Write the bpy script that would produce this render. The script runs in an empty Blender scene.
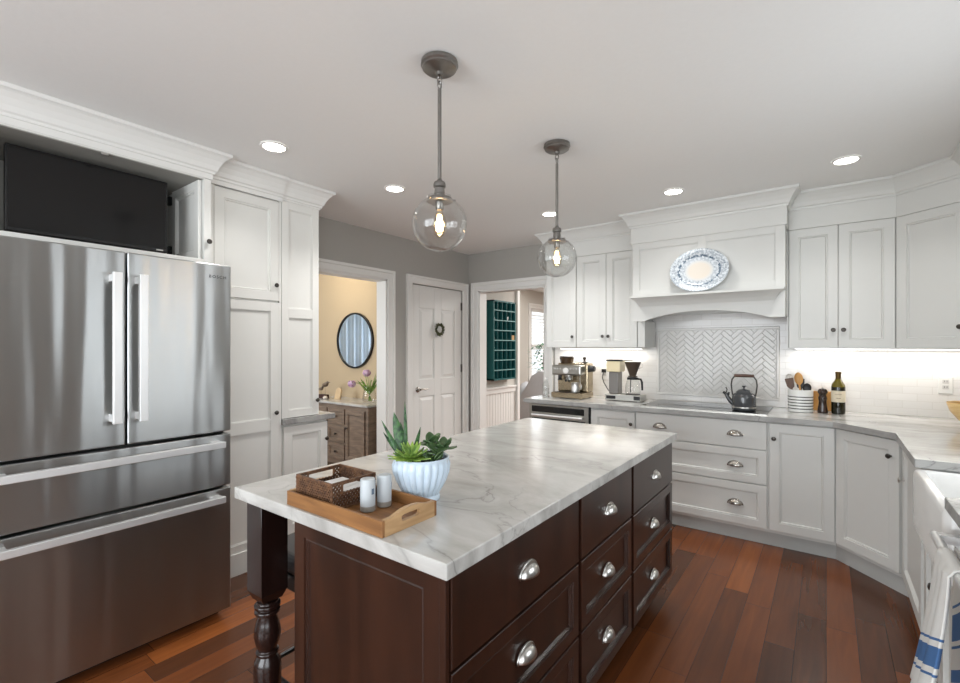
import bpy, bmesh, math, random
from mathutils import Matrix, Vector
random.seed(7)
PI = math.pi
scene = bpy.context.scene
COL = scene.collection

# ---------------------------------------------------------------- camera
cam_d = bpy.data.cameras.new('camera')
cam = bpy.data.objects.new('camera', cam_d)
COL.objects.link(cam)
YAW = math.atan2(345, 466)
cam.location = (0, 0, 1.39)
cam.rotation_euler = (PI / 2, 0, YAW)
cam_d.sensor_width = 36
cam_d.lens = 466 / 960 * 36
cam_d.shift_x = -1.4 / 960
cam_d.shift_y = 5.7 / 960
cam_d.clip_start = 0.02
scene.camera = cam

# ---------------------------------------------------------------- world, daylight, exposure
scene.view_settings.view_transform = 'Standard'
scene.view_settings.look = 'None'
scene.view_settings.gamma = 1
scene.view_settings.use_curve_mapping = False
scene.view_settings.exposure = 0.47
world = bpy.data.worlds.new('sky')
scene.world = world
world.use_nodes = True
wbg = world.node_tree.nodes['Background']
wbg.inputs[0].default_value = (0.86, 0.93, 1.0, 1)
wbg.inputs[1].default_value = 1.0


def area(name, loc, rot, sx, sy, power, col=(1, 1, 1), spread=PI):
    d = bpy.data.lights.new(name, 'AREA')
    d.shape = 'RECTANGLE'; d.size = sx; d.size_y = sy; d.energy = power; d.color = col; d.spread = spread
    o = bpy.data.objects.new(name, d)
    o.location = loc; o.rotation_euler = rot
    COL.objects.link(o)
    return o


DAY = (0.90, 0.955, 1.0)
area('daylight_rear', (-1.2, -3.05, 1.35), (PI / 2, 0, 0), 3.2, 1.9, 98, DAY)       # points to +Y
area('daylight_sink', (1.0, 2.0, 1.60), (PI / 2, 0, PI / 2), 1.2, 0.86, 10, DAY)   # points to -X
area('daylight_side', (1.0, -1.0, 1.35), (PI / 2, 0, PI / 2), 2.0, 1.8, 34, DAY)
area('powder_fill', (-4.9, 1.06, 1.5), (PI / 2, 0, 0), 1.2, 1.2, 30, DAY)  # unseen fill lamp, added to brighten the vanity and mirror wall
area('daylight_dining', (-4.75, 8.35, 1.45), (PI / 2, 0, -PI / 2), 1.0, 1.25, 10, DAY)


# ---------------------------------------------------------------- materials
def lin(c):
    return tuple((x / 12.92 if x <= .04045 else ((x + .055) / 1.055) ** 2.4) for x in (v / 255 for v in c))


def base_mat(name):
    m = bpy.data.materials.new(name)
    m.use_nodes = True
    nt = m.node_tree
    return m, nt, nt.nodes['Principled BSDF']


def nd(nt, t, **kw):
    n = nt.nodes.new(t)
    for k, v in kw.items():
        setattr(n, k, v)
    return n


def mat(name, rgb, rough=.5, metal=0, spec=.5, noise=.0, nscale=40, bump=0, coat=0, trans=0, emit=None, estr=0, ior=1.45):
    """plain surface with a faint procedural variation of its own"""
    m, nt, b = base_mat(name)
    c = lin(rgb)
    b.inputs['Base Color'].default_value = (*c, 1)
    b.inputs['Roughness'].default_value = rough
    b.inputs['Metallic'].default_value = metal
    b.inputs['Specular IOR Level'].default_value = spec
    b.inputs['Coat Weight'].default_value = coat
    b.inputs['Transmission Weight'].default_value = trans
    b.inputs['IOR'].default_value = ior
    if emit:
        b.inputs['Emission Color'].default_value = (*emit, 1)
        b.inputs['Emission Strength'].default_value = estr
    if noise or bump:
        tc = nd(nt, 'ShaderNodeTexCoord')
        n = nd(nt, 'ShaderNodeTexNoise')
        n.inputs['Scale'].default_value = nscale
        n.inputs['Detail'].default_value = 4
        nt.links.new(tc.outputs['Object'], n.inputs['Vector'])
        if noise:
            mx = nd(nt, 'ShaderNodeMix', data_type='RGBA')
            mx.inputs[6].default_value = (*[x * (1 - noise) for x in c], 1)
            mx.inputs[7].default_value = (*[min(1, x * (1 + noise)) for x in c], 1)
            nt.links.new(n.outputs['Fac'], mx.inputs[0])
            nt.links.new(mx.outputs[2], b.inputs['Base Color'])
        if bump:
            bp = nd(nt, 'ShaderNodeBump')
            bp.inputs['Strength'].default_value = bump
            bp.inputs['Distance'].default_value = .002
            nt.links.new(n.outputs['Fac'], bp.inputs['Height'])
            nt.links.new(bp.outputs[0], b.inputs['Normal'])
    return m


def ramp(nt, stops):
    r = nd(nt, 'ShaderNodeValToRGB')
    e = r.color_ramp.elements
    while len(e) < len(stops):
        e.new(.5)
    for el, (p, c) in zip(e, stops):
        el.position = p
        el.color = (*c, 1)
    return r


def math_node(nt, op, a, b=None):
    n = nd(nt, 'ShaderNodeMath', operation=op)
    for i, v in enumerate((a, b)):
        if v is None:
            continue
        if isinstance(v, (int, float)):
            n.inputs[i].default_value = v
        else:
            nt.links.new(v, n.inputs[i])
    return n.outputs[0]


def wood_floor():
    m, nt, b = base_mat('cherry_floor')
    L = nt.links.new
    tc = nd(nt, 'ShaderNodeTexCoord')
    sp = nd(nt, 'ShaderNodeSeparateXYZ')
    L(tc.outputs['Object'], sp.inputs[0])
    W, LEN = .118, 1.05
    xr = math_node(nt, 'DIVIDE', sp.outputs[0], W)
    row = math_node(nt, 'FLOOR', xr)
    wn = nd(nt, 'ShaderNodeTexWhiteNoise', noise_dimensions='1D')
    L(row, wn.inputs['W'])
    yo = math_node(nt, 'ADD', math_node(nt, 'DIVIDE', sp.outputs[1], LEN), math_node(nt, 'MULTIPLY', wn.outputs[0], 7.3))
    idn = math_node(nt, 'FLOOR', yo)
    cb = nd(nt, 'ShaderNodeCombineXYZ')
    L(row, cb.inputs[0]); L(idn, cb.inputs[1])
    w2 = nd(nt, 'ShaderNodeTexWhiteNoise', noise_dimensions='3D')
    L(cb.outputs[0], w2.inputs['Vector'])
    # grain, stretched along the plank
    mp = nd(nt, 'ShaderNodeMapping')
    mp.inputs['Scale'].default_value = (26, 1.8, 1)
    L(tc.outputs['Object'], mp.inputs[0])
    ad = nd(nt, 'ShaderNodeVectorMath', operation='ADD')
    L(mp.outputs[0], ad.inputs[0]); L(w2.outputs['Color'], ad.inputs[1])
    sc = nd(nt, 'ShaderNodeVectorMath', operation='SCALE')
    L(w2.outputs['Color'], sc.inputs[0]); sc.inputs['Scale'].default_value = 30
    L(sc.outputs[0], ad.inputs[1])
    gn = nd(nt, 'ShaderNodeTexNoise')
    gn.inputs['Scale'].default_value = 1; gn.inputs['Detail'].default_value = 6; gn.inputs['Distortion'].default_value = .8
    L(ad.outputs[0], gn.inputs['Vector'])
    v = math_node(nt, 'ADD', math_node(nt, 'MULTIPLY', w2.outputs[0], .46), math_node(nt, 'MULTIPLY', gn.outputs['Fac'], .36))
    v = math_node(nt, 'SUBTRACT', v, -.04)
    r = ramp(nt, [(0, lin((54, 31, 18))), (.3, lin((86, 49, 27))), (.6, lin((126, 70, 35))), (.85, lin((168, 98, 47))), (1, lin((194, 130, 72)))])
    L(v, r.inputs[0])
    # joints
    fx = math_node(nt, 'FRACT', xr)
    ex = math_node(nt, 'MINIMUM', fx, math_node(nt, 'SUBTRACT', 1, fx))
    fy = math_node(nt, 'FRACT', yo)
    ey = math_node(nt, 'MINIMUM', fy, math_node(nt, 'SUBTRACT', 1, fy))
    gap = math_node(nt, 'MINIMUM', math_node(nt, 'MULTIPLY', ex, W / .0018), math_node(nt, 'MULTIPLY', ey, LEN / .0018))
    gap = math_node(nt, 'MINIMUM', gap, 1)
    mx = nd(nt, 'ShaderNodeMix', data_type='RGBA')
    mx.inputs[6].default_value = (*lin((40, 18, 10)), 1)
    L(gap, mx.inputs[0]); L(r.outputs[0], mx.inputs[7])
    L(mx.outputs[2], b.inputs['Base Color'])
    b.inputs['Roughness'].default_value = .27
    bp = nd(nt, 'ShaderNodeBump')
    bp.inputs['Strength'].default_value = .35; bp.inputs['Distance'].default_value = .001
    L(gap, bp.inputs['Height']); L(bp.outputs[0], b.inputs['Normal'])
    return m


def stone(name, light, mid, vein, cover=.5, rough=.12):
    m, nt, b = base_mat(name)
    L = nt.links.new
    tc = nd(nt, 'ShaderNodeTexCoord')
    mp = nd(nt, 'ShaderNodeMapping')
    mp.inputs['Rotation'].default_value = (.2, .1, .55)
    mp.inputs['Scale'].default_value = (1.0, 2.1, 1.5)
    L(tc.outputs['Object'], mp.inputs[0])
    n1 = nd(nt, 'ShaderNodeTexNoise'); n1.inputs['Scale'].default_value = 2.4; n1.inputs['Detail'].default_value = 9; n1.inputs['Distortion'].default_value = 1.6
    n1.inputs['Roughness'].default_value = .62
    L(mp.outputs[0], n1.inputs['Vector'])
    r1 = ramp(nt, [(.30, lin(mid)), (.60, lin(light))])
    L(n1.outputs['Fac'], r1.inputs[0])
    n2 = nd(nt, 'ShaderNodeTexNoise'); n2.inputs['Scale'].default_value = 1.5; n2.inputs['Detail'].default_value = 8; n2.inputs['Distortion'].default_value = 1.3
    L(mp.outputs[0], n2.inputs['Vector'])
    d = math_node(nt, 'ABSOLUTE', math_node(nt, 'SUBTRACT', n2.outputs['Fac'], .5))
    r2 = ramp(nt, [(0, (1, 1, 1)), (.005, (.5, .5, .5)), (.012, (.13, .13, .13)), (.03, (0, 0, 0))])
    L(d, r2.inputs[0])
    n3 = nd(nt, 'ShaderNodeTexNoise'); n3.inputs['Scale'].default_value = 2.3; n3.inputs['Detail'].default_value = 3
    L(tc.outputs['Object'], n3.inputs['Vector'])
    r3 = ramp(nt, [(.40, (0, 0, 0)), (.68, (1, 1, 1))])
    L(n3.outputs['Fac'], r3.inputs[0])
    f = math_node(nt, 'MULTIPLY', math_node(nt, 'MULTIPLY', r2.outputs[0], r3.outputs[0]), cover)
    mx = nd(nt, 'ShaderNodeMix', data_type='RGBA')
    L(f, mx.inputs[0]); L(r1.outputs[0], mx.inputs[6]); mx.inputs[7].default_value = (*lin(vein), 1)
    L(mx.outputs[2], b.inputs['Base Color'])
    b.inputs['Roughness'].default_value = rough
    return m


def grain_wood(name, dark, light, scale=(30, 30, 2), rough=.3, coat=0.0):
    m, nt, b = base_mat(name)
    L = nt.links.new
    tc = nd(nt, 'ShaderNodeTexCoord')
    mp = nd(nt, 'ShaderNodeMapping'); mp.inputs['Scale'].default_value = scale
    L(tc.outputs['Object'], mp.inputs[0])
    n = nd(nt, 'ShaderNodeTexNoise'); n.inputs['Scale'].default_value = 1.0; n.inputs['Detail'].default_value = 7; n.inputs['Distortion'].default_value = .7
    L(mp.outputs[0], n.inputs['Vector'])
    r = ramp(nt, [(.3, lin(dark)), (.7, lin(light))])
    L(n.outputs['Fac'], r.inputs[0]); L(r.outputs[0], b.inputs['Base Color'])
    b.inputs['Roughness'].default_value = rough
    b.inputs['Coat Weight'].default_value = coat
    b.inputs['Coat Roughness'].default_value = .15
    return m


def steel(name, rgb, rough=.24, wave=.0, axis=2):
    """brushed stainless: fine streaks in roughness, optional gentle waviness of the sheet"""
    m, nt, b = base_mat(name)
    L = nt.links.new
    b.inputs['Base Color'].default_value = (*lin(rgb), 1)
    b.inputs['Metallic'].default_value = 1
    tc = nd(nt, 'ShaderNodeTexCoord')
    mp = nd(nt, 'ShaderNodeMapping')
    s = [2, 2, 2]; s = [300 if i == axis else 3 for i in range(3)]
    mp.inputs['Scale'].default_value = s
    L(tc.outputs['Object'], mp.inputs[0])
    n = nd(nt, 'ShaderNodeTexNoise'); n.inputs['Scale'].default_value = 1; n.inputs['Detail'].default_value = 3
    L(mp.outputs[0], n.inputs['Vector'])
    mr = nd(nt, 'ShaderNodeMapRange')
    mr.inputs['To Min'].default_value = rough * .95; mr.inputs['To Max'].default_value = rough * 1.05
    L(n.outputs['Fac'], mr.inputs['Value']); L(mr.outputs[0], b.inputs['Roughness'])
    if wave:
        tg = nd(nt, 'ShaderNodeTangent'); tg.direction_type = 'RADIAL'; tg.axis = 'Z'
        L(tg.outputs[0], b.inputs['Tangent'])
        b.inputs['Anisotropic'].default_value = .95; b.inputs['Anisotropic Rotation'].default_value = .25
        m2 = nd(nt, 'ShaderNodeMapping'); m2.inputs['Scale'].default_value = (9, 9, .6)
        L(tc.outputs['Object'], m2.inputs[0])
        w = nd(nt, 'ShaderNodeTexNoise'); w.inputs['Scale'].default_value = 1; w.inputs['Detail'].default_value = 1.3
        L(m2.outputs[0], w.inputs['Vector'])
        bp = nd(nt, 'ShaderNodeBump'); bp.inputs['Strength'].default_value = wave; bp.inputs['Distance'].default_value = .03
        L(w.outputs['Fac'], bp.inputs['Height']); L(bp.outputs[0], b.inputs['Normal'])
    return m


def thin_glass(name, tint=(1, 1, 1), rough=.02, body=0.0):
    """thin clear glass: mirror reflection by Fresnel over straight transmission"""
    m = bpy.data.materials.new(name); m.use_nodes = True
    nt = m.node_tree; nt.nodes.clear()
    L = nt.links.new
    out = nd(nt, 'ShaderNodeOutputMaterial')
    lw = nd(nt, 'ShaderNodeLayerWeight'); lw.inputs['Blend'].default_value = .5
    fac = math_node(nt, 'ADD', math_node(nt, 'MULTIPLY', math_node(nt, 'POWER', lw.outputs['Facing'], 3.2), .75), .035)
    tr = nd(nt, 'ShaderNodeBsdfTransparent'); tr.inputs[0].default_value = (*tint, 1)
    gl = nd(nt, 'ShaderNodeBsdfGlossy'); gl.inputs['Roughness'].default_value = rough
    mx = nd(nt, 'ShaderNodeMixShader')
    L(fac, mx.inputs[0]); L(tr.outputs[0], mx.inputs[1]); L(gl.outputs[0], mx.inputs[2])
    L(mx.outputs[0], out.inputs[0])
    return m


def emitter(name, col, strength):
    m = bpy.data.materials.new(name); m.use_nodes = True
    nt = m.node_tree; nt.nodes.clear()
    out = nd(nt, 'ShaderNodeOutputMaterial')
    e = nd(nt, 'ShaderNodeEmission')
    e.inputs[0].default_value = (*col, 1); e.inputs[1].default_value = strength
    nt.links.new(e.outputs[0], out.inputs[0])
    return m


def tile_mat():
    m, nt, b = base_mat('subway_tile')
    L = nt.links.new
    tc = nd(nt, 'ShaderNodeTexCoord')
    sp = nd(nt, 'ShaderNodeSeparateXYZ'); L(tc.outputs['Object'], sp.inputs[0])
    cb = nd(nt, 'ShaderNodeCombineXYZ')
    L(math_node(nt, 'ADD', sp.outputs[0], sp.outputs[1]), cb.inputs[0]); L(sp.outputs[2], cb.inputs[1])
    br = nd(nt, 'ShaderNodeTexBrick')
    br.inputs['Scale'].default_value = 1
    br.inputs['Brick Width'].default_value = .152; br.inputs['Row Height'].default_value = .0508
    br.inputs['Mortar Size'].default_value = .0016; br.inputs['Mortar Smooth'].default_value = .3
    br.inputs['Color1'].default_value = (*lin((229, 227, 224)), 1); br.inputs['Color2'].default_value = (*lin((223, 221, 218)), 1)
    br.inputs['Mortar'].default_value = (*lin((214, 211, 206)), 1)
    L(cb.outputs[0], br.inputs['Vector']); L(br.outputs['Color'], b.inputs['Base Color'])
    b.inputs['Roughness'].default_value = .14
    bp = nd(nt, 'ShaderNodeBump'); bp.invert = True
    bp.inputs['Strength'].default_value = .4; bp.inputs['Distance'].default_value = .002
    L(br.outputs['Fac'], bp.inputs['Height']); L(bp.outputs[0], b.inputs['Normal'])
    return m


def stripe_mat(name, base, stripe, axis, bands, rough=.5, bump=0, nscale=200, shear=0):
    """bands: list of (from, to) along an object axis that take the stripe colour"""
    m, nt, b = base_mat(name)
    L = nt.links.new
    tc = nd(nt, 'ShaderNodeTexCoord')
    sp = nd(nt, 'ShaderNodeSeparateXYZ'); L(tc.outputs['Object'], sp.inputs[0])
    co = sp.outputs[axis] if not shear else math_node(nt, 'ADD', sp.outputs[axis], math_node(nt, 'MULTIPLY', sp.outputs[1], shear))
    tot = None
    for a, z in bands:
        f = math_node(nt, 'MULTIPLY', math_node(nt, 'GREATER_THAN', co, a), math_node(nt, 'LESS_THAN', co, z))
        tot = f if tot is None else math_node(nt, 'ADD', tot, f)
    mx = nd(nt, 'ShaderNodeMix', data_type='RGBA')
    L(tot, mx.inputs[0]); mx.inputs[6].default_value = (*lin(base), 1); mx.inputs[7].default_value = (*lin(stripe), 1)
    L(mx.outputs[2], b.inputs['Base Color'])
    b.inputs['Roughness'].default_value = rough
    if bump:
        n = nd(nt, 'ShaderNodeTexNoise'); n.inputs['Scale'].default_value = nscale
        L(tc.outputs['Object'], n.inputs['Vector'])
        bp = nd(nt, 'ShaderNodeBump'); bp.inputs['Strength'].default_value = bump; bp.inputs['Distance'].default_value = .002
        L(n.outputs['Fac'], bp.inputs['Height']); L(bp.outputs[0], b.inputs['Normal'])
    return m


M = {}
M['ceiling'] = mat('ceiling_paint', (236, 236, 234), .9, noise=.015, nscale=60, bump=.15)
M['wall'] = mat('grey_wall_paint', (170, 167, 161), .85, noise=.02, nscale=50)
M['hall'] = mat('hall_wall_paint', (196, 192, 184), .85, noise=.02, nscale=50)
M['tan'] = mat('tan_wall_paint', (196, 176, 146), .85, noise=.02, nscale=50)
M['trim'] = mat('white_trim_paint', (226, 225, 221), .4, noise=.012, nscale=20)
M['cab'] = mat('white_cabinet_paint', (222, 221, 216), .38, noise=.012, nscale=15)
M['cabgrey'] = mat('grey_white_cabinet_paint', (214, 214, 210), .38, noise=.012, nscale=15)
M['kick'] = mat('toe_kick_paint', (190, 191, 188), .45, noise=.02, nscale=15)
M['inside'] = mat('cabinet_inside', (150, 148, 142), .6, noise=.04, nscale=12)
M['floor'] = wood_floor()
M['stone'] = stone('island_quartzite', (205, 203, 199), (180, 178, 172), (116, 113, 109), .62, .16)
M['stone2'] = stone('counter_quartzite', (205, 204, 200), (160, 158, 154), (84, 82, 80), .7, .12)
M['espresso'] = grain_wood('espresso_wood', (30, 16, 11), (56, 32, 22), (9, 9, 1.4), .28, .15)
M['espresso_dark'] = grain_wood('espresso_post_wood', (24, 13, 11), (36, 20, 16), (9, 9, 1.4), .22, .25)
M['steel'] = steel('fridge_steel', (178, 179, 178), .30, .30)
M['steel_handle'] = steel('handle_steel', (232, 232, 231), .42, 0, 1)
M['steel_handle'].node_tree.nodes['Principled BSDF'].inputs['Metallic'].default_value = .7
M['steel_app'] = steel('appliance_steel', (180, 178, 172), .28)
M['nickel'] = mat('brushed_nickel', (200, 198, 194), .28, 1, noise=.04, nscale=120)
M['pewter'] = mat('dark_pewter', (84, 80, 76), .32, 1, noise=.1, nscale=90)
M['pendantmetal'] = mat('aged_pewter', (142, 139, 135), .36, 1, noise=.12, nscale=60)
M['satin'] = mat('satin_dark_nickel', (168, 163, 156), .26, 1, noise=.06, nscale=90)
M['black'] = mat('black_plastic', (18, 18, 19), .35, noise=.05, nscale=60)
M['gap'] = mat('dark_gap', (14, 14, 14), .7, noise=.05, nscale=20)
M['screen'] = mat('tv_screen', (12, 12, 13), .12, noise=.03, nscale=10)
M['blackglass'] = mat('cooktop_glass', (22, 22, 23), .05, spec=.7, noise=.02, nscale=10)
M['glass'] = thin_glass('clear_glass', (.965, .968, .965))
M['windowglass'] = thin_glass('window_glass')
M['bulb'] = thin_glass('bulb_glass', (1, .95, .86))
M['filament'] = emitter('glowing_filament', (1.0, .62, .30), 30)
M['led'] = emitter('downlight_lens', (1.0, .97, .92), 14)
M['strip'] = emitter('led_strip', (1.0, .96, .90), 4)
M['tile'] = tile_mat()
M['herr'] = mat('herringbone_tile', (222, 220, 216), .14, noise=.02, nscale=8)
M['grout'] = mat('grout', (222, 220, 215), .8, noise=.03, nscale=80)
M['sink'] = mat('fireclay', (244, 243, 240), .08, noise=.01, nscale=10)


# ---------------------------------------------------------------- mesh helpers
class MB:
    def __init__(self):
        self.bm = bmesh.new()
        self.T = Matrix.Identity(4)

    def v(self, p):
        return self.bm.verts.new(self.T @ Vector(p))

    def face(self, vs):
        try:
            return self.bm.faces.new(vs)
        except ValueError:
            return None

    def box(self, x0, x1, y0, y1, z0, z1):
        c = [self.v(p) for p in ((x0, y0, z0), (x1, y0, z0), (x1, y1, z0), (x0, y1, z0), (x0, y0, z1), (x1, y0, z1), (x1, y1, z1), (x0, y1, z1))]
        for f in ((0, 3, 2, 1), (4, 5, 6, 7), (0, 1, 5, 4), (1, 2, 6, 5), (2, 3, 7, 6), (3, 0, 4, 7)):
            self.face([c[i] for i in f])
        return self

    def rings(self, rs, cap0=True, cap1=True, closed=True):
        R = [[self.v(p) for p in r] for r in rs]
        n = len(R[0])
        for a, b in zip(R, R[1:]):
            for i in range(n if closed else n - 1):
                j = (i + 1) % n
                self.face([a[i], a[j], b[j], b[i]])
        if cap0: self.face(list(reversed(R[0])))
        if cap1: self.face(R[-1])
        return self

    def lathe(self, prof, c=(0, 0, 0), n=24, axis='z', cap=True, sx=1, sy=1, flute=0, nf=0):
        rs = []
        for r, z in prof:
            ring = []
            for i in range(n):
                a = 2 * PI * i / n
                rr = r * (1 + flute * abs(math.sin(nf * a / 2))) if nf else r
                p = (rr * math.cos(a) * sx, rr * math.sin(a) * sy, z)
                if axis == 'x': p = (p[2], p[0], p[1])
                if axis == 'y': p = (p[0], p[2], p[1])
                ring.append((c[0] + p[0], c[1] + p[1], c[2] + p[2]))
            rs.append(ring)
        return self.rings(rs, cap, cap)

    def tube(self, pts, r, n=10, cap=True, flat=1.0):
        pts = [Vector(p) for p in pts]
        rs = []
        up = None
        for i, p in enumerate(pts):
            d = (pts[min(i + 1, len(pts) - 1)] - pts[max(i - 1, 0)])
            if d.length < 1e-9: d = Vector((0, 0, 1))
            d.normalize()
            if up is None:
                up = Vector((0, 0, 1)) if abs(d.z) < .9 else Vector((1, 0, 0))
            s = d.cross(up)
            if s.length < 1e-6: s = d.orthogonal()
            s.normalize()
            up = s.cross(d).normalized()
            rr = r[i] if isinstance(r, (list, tuple)) else r
            rs.append([p + s * rr * math.cos(2 * PI * k / n) + up * rr * flat * math.sin(2 * PI * k / n) for k in range(n)])
        return self.rings(rs, cap, cap)

    def ball(self, c, rx, ry=None, rz=None, n=16, m=10):
        ry = ry or rx; rz = rz or rx
        rs = []
        for j in range(m + 1):
            t = -PI / 2 + PI * j / m
            k = max(math.cos(t), .02)
            rs.append([(c[0] + rx * k * math.cos(2 * PI * i / n), c[1] + ry * k * math.sin(2 * PI * i / n), c[2] + rz * math.sin(t)) for i in range(n)])
        return self.rings(rs)

    def prism(self, poly, z0, z1):
        return self.rings([[(x, y, z0) for x, y in poly], [(x, y, z1) for x, y in poly]])

    def extrude(self, pts, d):
        d = Vector(d)
        return self.rings([[Vector(p) for p in pts], [Vector(p) + d for p in pts]])

    def panel(self, w, h, rings_, ox=0, oz=0):
        """rectangle in local x/z facing local -y; rings_ of (inset, depth outward)"""
        rs = []
        for ins, d in rings_:
            rs.append([(ox + ins, -d, oz + ins), (ox + w - ins, -d, oz + ins), (ox + w - ins, -d, oz + h - ins), (ox + ins, -d, oz + h - ins)])
        return self.rings(rs)

    def shaker(self, w, h, fr=.057, t=.02, ox=0, oz=0):
        return self.panel(w, h, [(0, 0), (0, t - .002), (.002, t), (fr, t), (fr + .002, t - .006), (fr + .008, t - .004), (fr + .013, t - .0135)], ox, oz)

    def shaker2(self, w, h, splits, fr=.057, rail=.057, t=.02):
        # frame and panel door with middle rails; splits are the rail centres
        self.box(0, w, -.009, 0, 0, h)
        self.box(0, fr, -t, -.009, 0, h); self.box(w - fr, w, -t, -.009, 0, h)
        zs = [(0, fr)] + [(c - rail / 2, c + rail / 2) for c in splits] + [(h - fr, h)]
        for z0, z1 in zs: self.box(fr, w - fr, -t, -.009, z0, z1)
        for (a0, a1), (b0, b1) in zip(zs, zs[1:]):
            for (p0, p1, q0, q1) in ((fr, w - fr, a1, a1 + .006), (fr, w - fr, b0 - .006, b0), (fr, fr + .006, a1 + .006, b0 - .006), (w - fr - .006, w - fr, a1 + .006, b0 - .006)):
                self.box(p0, p1, -t + .005, -.009, q0, q1)
        return self

    def slab(self, w, h, t=.02, ox=0, oz=0):
        return self.panel(w, h, [(0, 0), (0, t - .002), (.002, t)], ox, oz)

    def build(self, name, m, parent=None, bevel=0, smooth=False, subsurf=0, solid=0, seg=2):
        bmesh.ops.recalc_face_normals(self.bm, faces=self.bm.faces)
        if parent is not None:
            self.bm.transform(WM[parent.name].inverted())
        me = bpy.data.meshes.new(name)
        self.bm.to_mesh(me); self.bm.free()
        o = bpy.data.objects.new(name, me)
        COL.objects.link(o)
        WM[o.name] = Matrix.Identity(4) if parent is None else WM[parent.name].copy()
        if parent is not None:
            o.parent = parent
        me.materials.append(m)
        if smooth:
            me.polygons.foreach_set('use_smooth', [True] * len(me.polygons))
            me.set_sharp_from_angle(angle=math.radians(40)) if hasattr(me, 'set_sharp_from_angle') else None
        if solid:
            s = o.modifiers.new('thick', 'SOLIDIFY'); s.thickness = solid; s.offset = 0
        if bevel:
            b = o.modifiers.new('edge', 'BEVEL'); b.width = bevel; b.segments = seg; b.limit_method = 'ANGLE'
        if subsurf:
            s = o.modifiers.new('sub', 'SUBSURF'); s.levels = s.render_levels = subsurf
        return o


WM = {}


def frame(O, U, N=None):
    """local x along U (to the right as seen from the front), local -y outward, z up"""
    U = Vector((U[0], U[1], 0)).normalized()
    Z = Vector((0, 0, 1))
    Yv = Z.cross(U)            # points into the cabinet
    m = Matrix.Identity(4)
    for i in range(3):
        m[i][0] = U[i]; m[i][1] = Yv[i]; m[i][2] = Z[i]; m[i][3] = O[i]
    return m


def thing(name, label, cat, loc=(0, 0, 0), rotz=0, group=None):
    o = bpy.data.objects.new(name, None)
    o.empty_display_size = .05
    COL.objects.link(o)
    o.location = loc; o.rotation_euler = (0, 0, rotz)
    WM[o.name] = Matrix.Translation(loc) @ Matrix.Rotation(rotz, 4, 'Z')
    return tag(o, label, cat, group)


def tag(o, label, cat, group=None):
    o['label'] = label; o['category'] = cat
    if group: o['group'] = group
    return o


def struct(o):
    o['kind'] = 'structure'
    return o


def tree_copy(o, loc, rotz=None, label=None):
    c = o.copy(); COL.objects.link(c); c.location = loc
    if rotz is not None: c.rotation_euler = (0, 0, rotz)
    if label: c['label'] = label
    for ch in o.children:
        k = ch.copy(); COL.objects.link(k); k.parent = c
        for g in ch.children:
            q = g.copy(); COL.objects.link(q); q.parent = k
    return c


def sweep(mb, prof, path, side=1):
    """prof: (out, z) points; path: 2-D points; out to the right of the direction when side=1"""
    P = [Vector((p[0], p[1])) for p in path]
    rs = []
    for i, p in enumerate(P):
        ds = []
        if i > 0: ds.append((P[i] - P[i - 1]).normalized())
        if i < len(P) - 1: ds.append((P[i + 1] - P[i]).normalized())
        ns = [Vector((d.y, -d.x)) * side for d in ds]
        n = sum(ns, Vector((0, 0)))
        n.normalize()
        k = 1 / max(.2, n.dot(ns[0]))
        rs.append([(p.x + n.x * o * k, p.y + n.y * o * k, z) for o, z in prof])
    return mb.rings(rs)


def knob(O, U, parent, m=None):
    k = MB(); k.T = frame(O, U)
    k.lathe([(.005, .001), (.005, -.012), (.007, -.014), (.0135, -.017), (.0145, -.022), (.011, -.027), (.003, -.029)], n=14, axis='y')
    return k.build('knob', m or M['pewter'], parent, smooth=True)


def cup_pull(O, U, parent, m, s=1.0):
    k = MB(); k.T = frame(O, U)
    a, b, c = .043 * s, .025 * s, .033 * s
    rs = []
    for i in range(17):
        ph = PI * i / 16
        rs.append([(-a * math.cos(ph), -.0015 - b * max(math.sin(ph), .03) * math.cos(t * PI / 16), -c * .35 + c * max(math.sin(ph), .03) * math.sin(t * PI / 16)) for t in range(0, 9)])
    k.rings(rs, False, False, closed=False)
    o = k.build('cup_pull', m, parent, smooth=True, solid=.0025)
    f = MB(); f.T = frame(O, U)
    rim = [(a * 1.08 * math.cos(PI * i / 16), -.001, -c * .38 + c * 1.1 * math.sin(PI * i / 16)) for i in range(17)]
    f.tube(rim, .0028, 6)
    f.build('pull_rim', m, o, smooth=True) if False else None
    g = MB(); g.T = frame(O, U); g.tube(rim, .0028, 6)
    # the flange stays in the same part
    me = o.data
    bm2 = bmesh.new(); bm2.from_mesh(me)
    tmp = bpy.data.meshes.new('t'); g.bm.transform(WM[parent.name].inverted()); g.bm.to_mesh(tmp); bm2.from_mesh(tmp)
    bm2.to_mesh(me); bm2.free(); g.bm.free(); f.bm.free() if f.bm.is_valid else None
    bpy.data.meshes.remove(tmp)
    me.polygons.foreach_set('use_smooth', [True] * len(me.polygons))
    return o


def door(parent, O, U, w, h, m, fr=.057, name='door', kn=None, km=None):
    d = MB(); d.T = frame(O, U); d.shaker(w, h, fr)
    o = d.build(name, m, parent, bevel=0)
    if kn:
        p = frame(O, U) @ Vector((kn[0], -.02, kn[1]))
        knob(p, U, o, km)
    return o


def drawer(parent, O, U, w, h, m, pulls, pm, flat=False, fr=.045, s=1.0):
    d = MB(); d.T = frame(O, U)
    d.slab(w, h) if flat else d.shaker(w, h, fr)
    o = d.build('drawer', m, parent)
    for px, pz in pulls:
        p = frame(O, U) @ Vector((px, -.02 if flat else -.0115, pz))
        cup_pull(p, U, o, pm, s)
    return o


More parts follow.
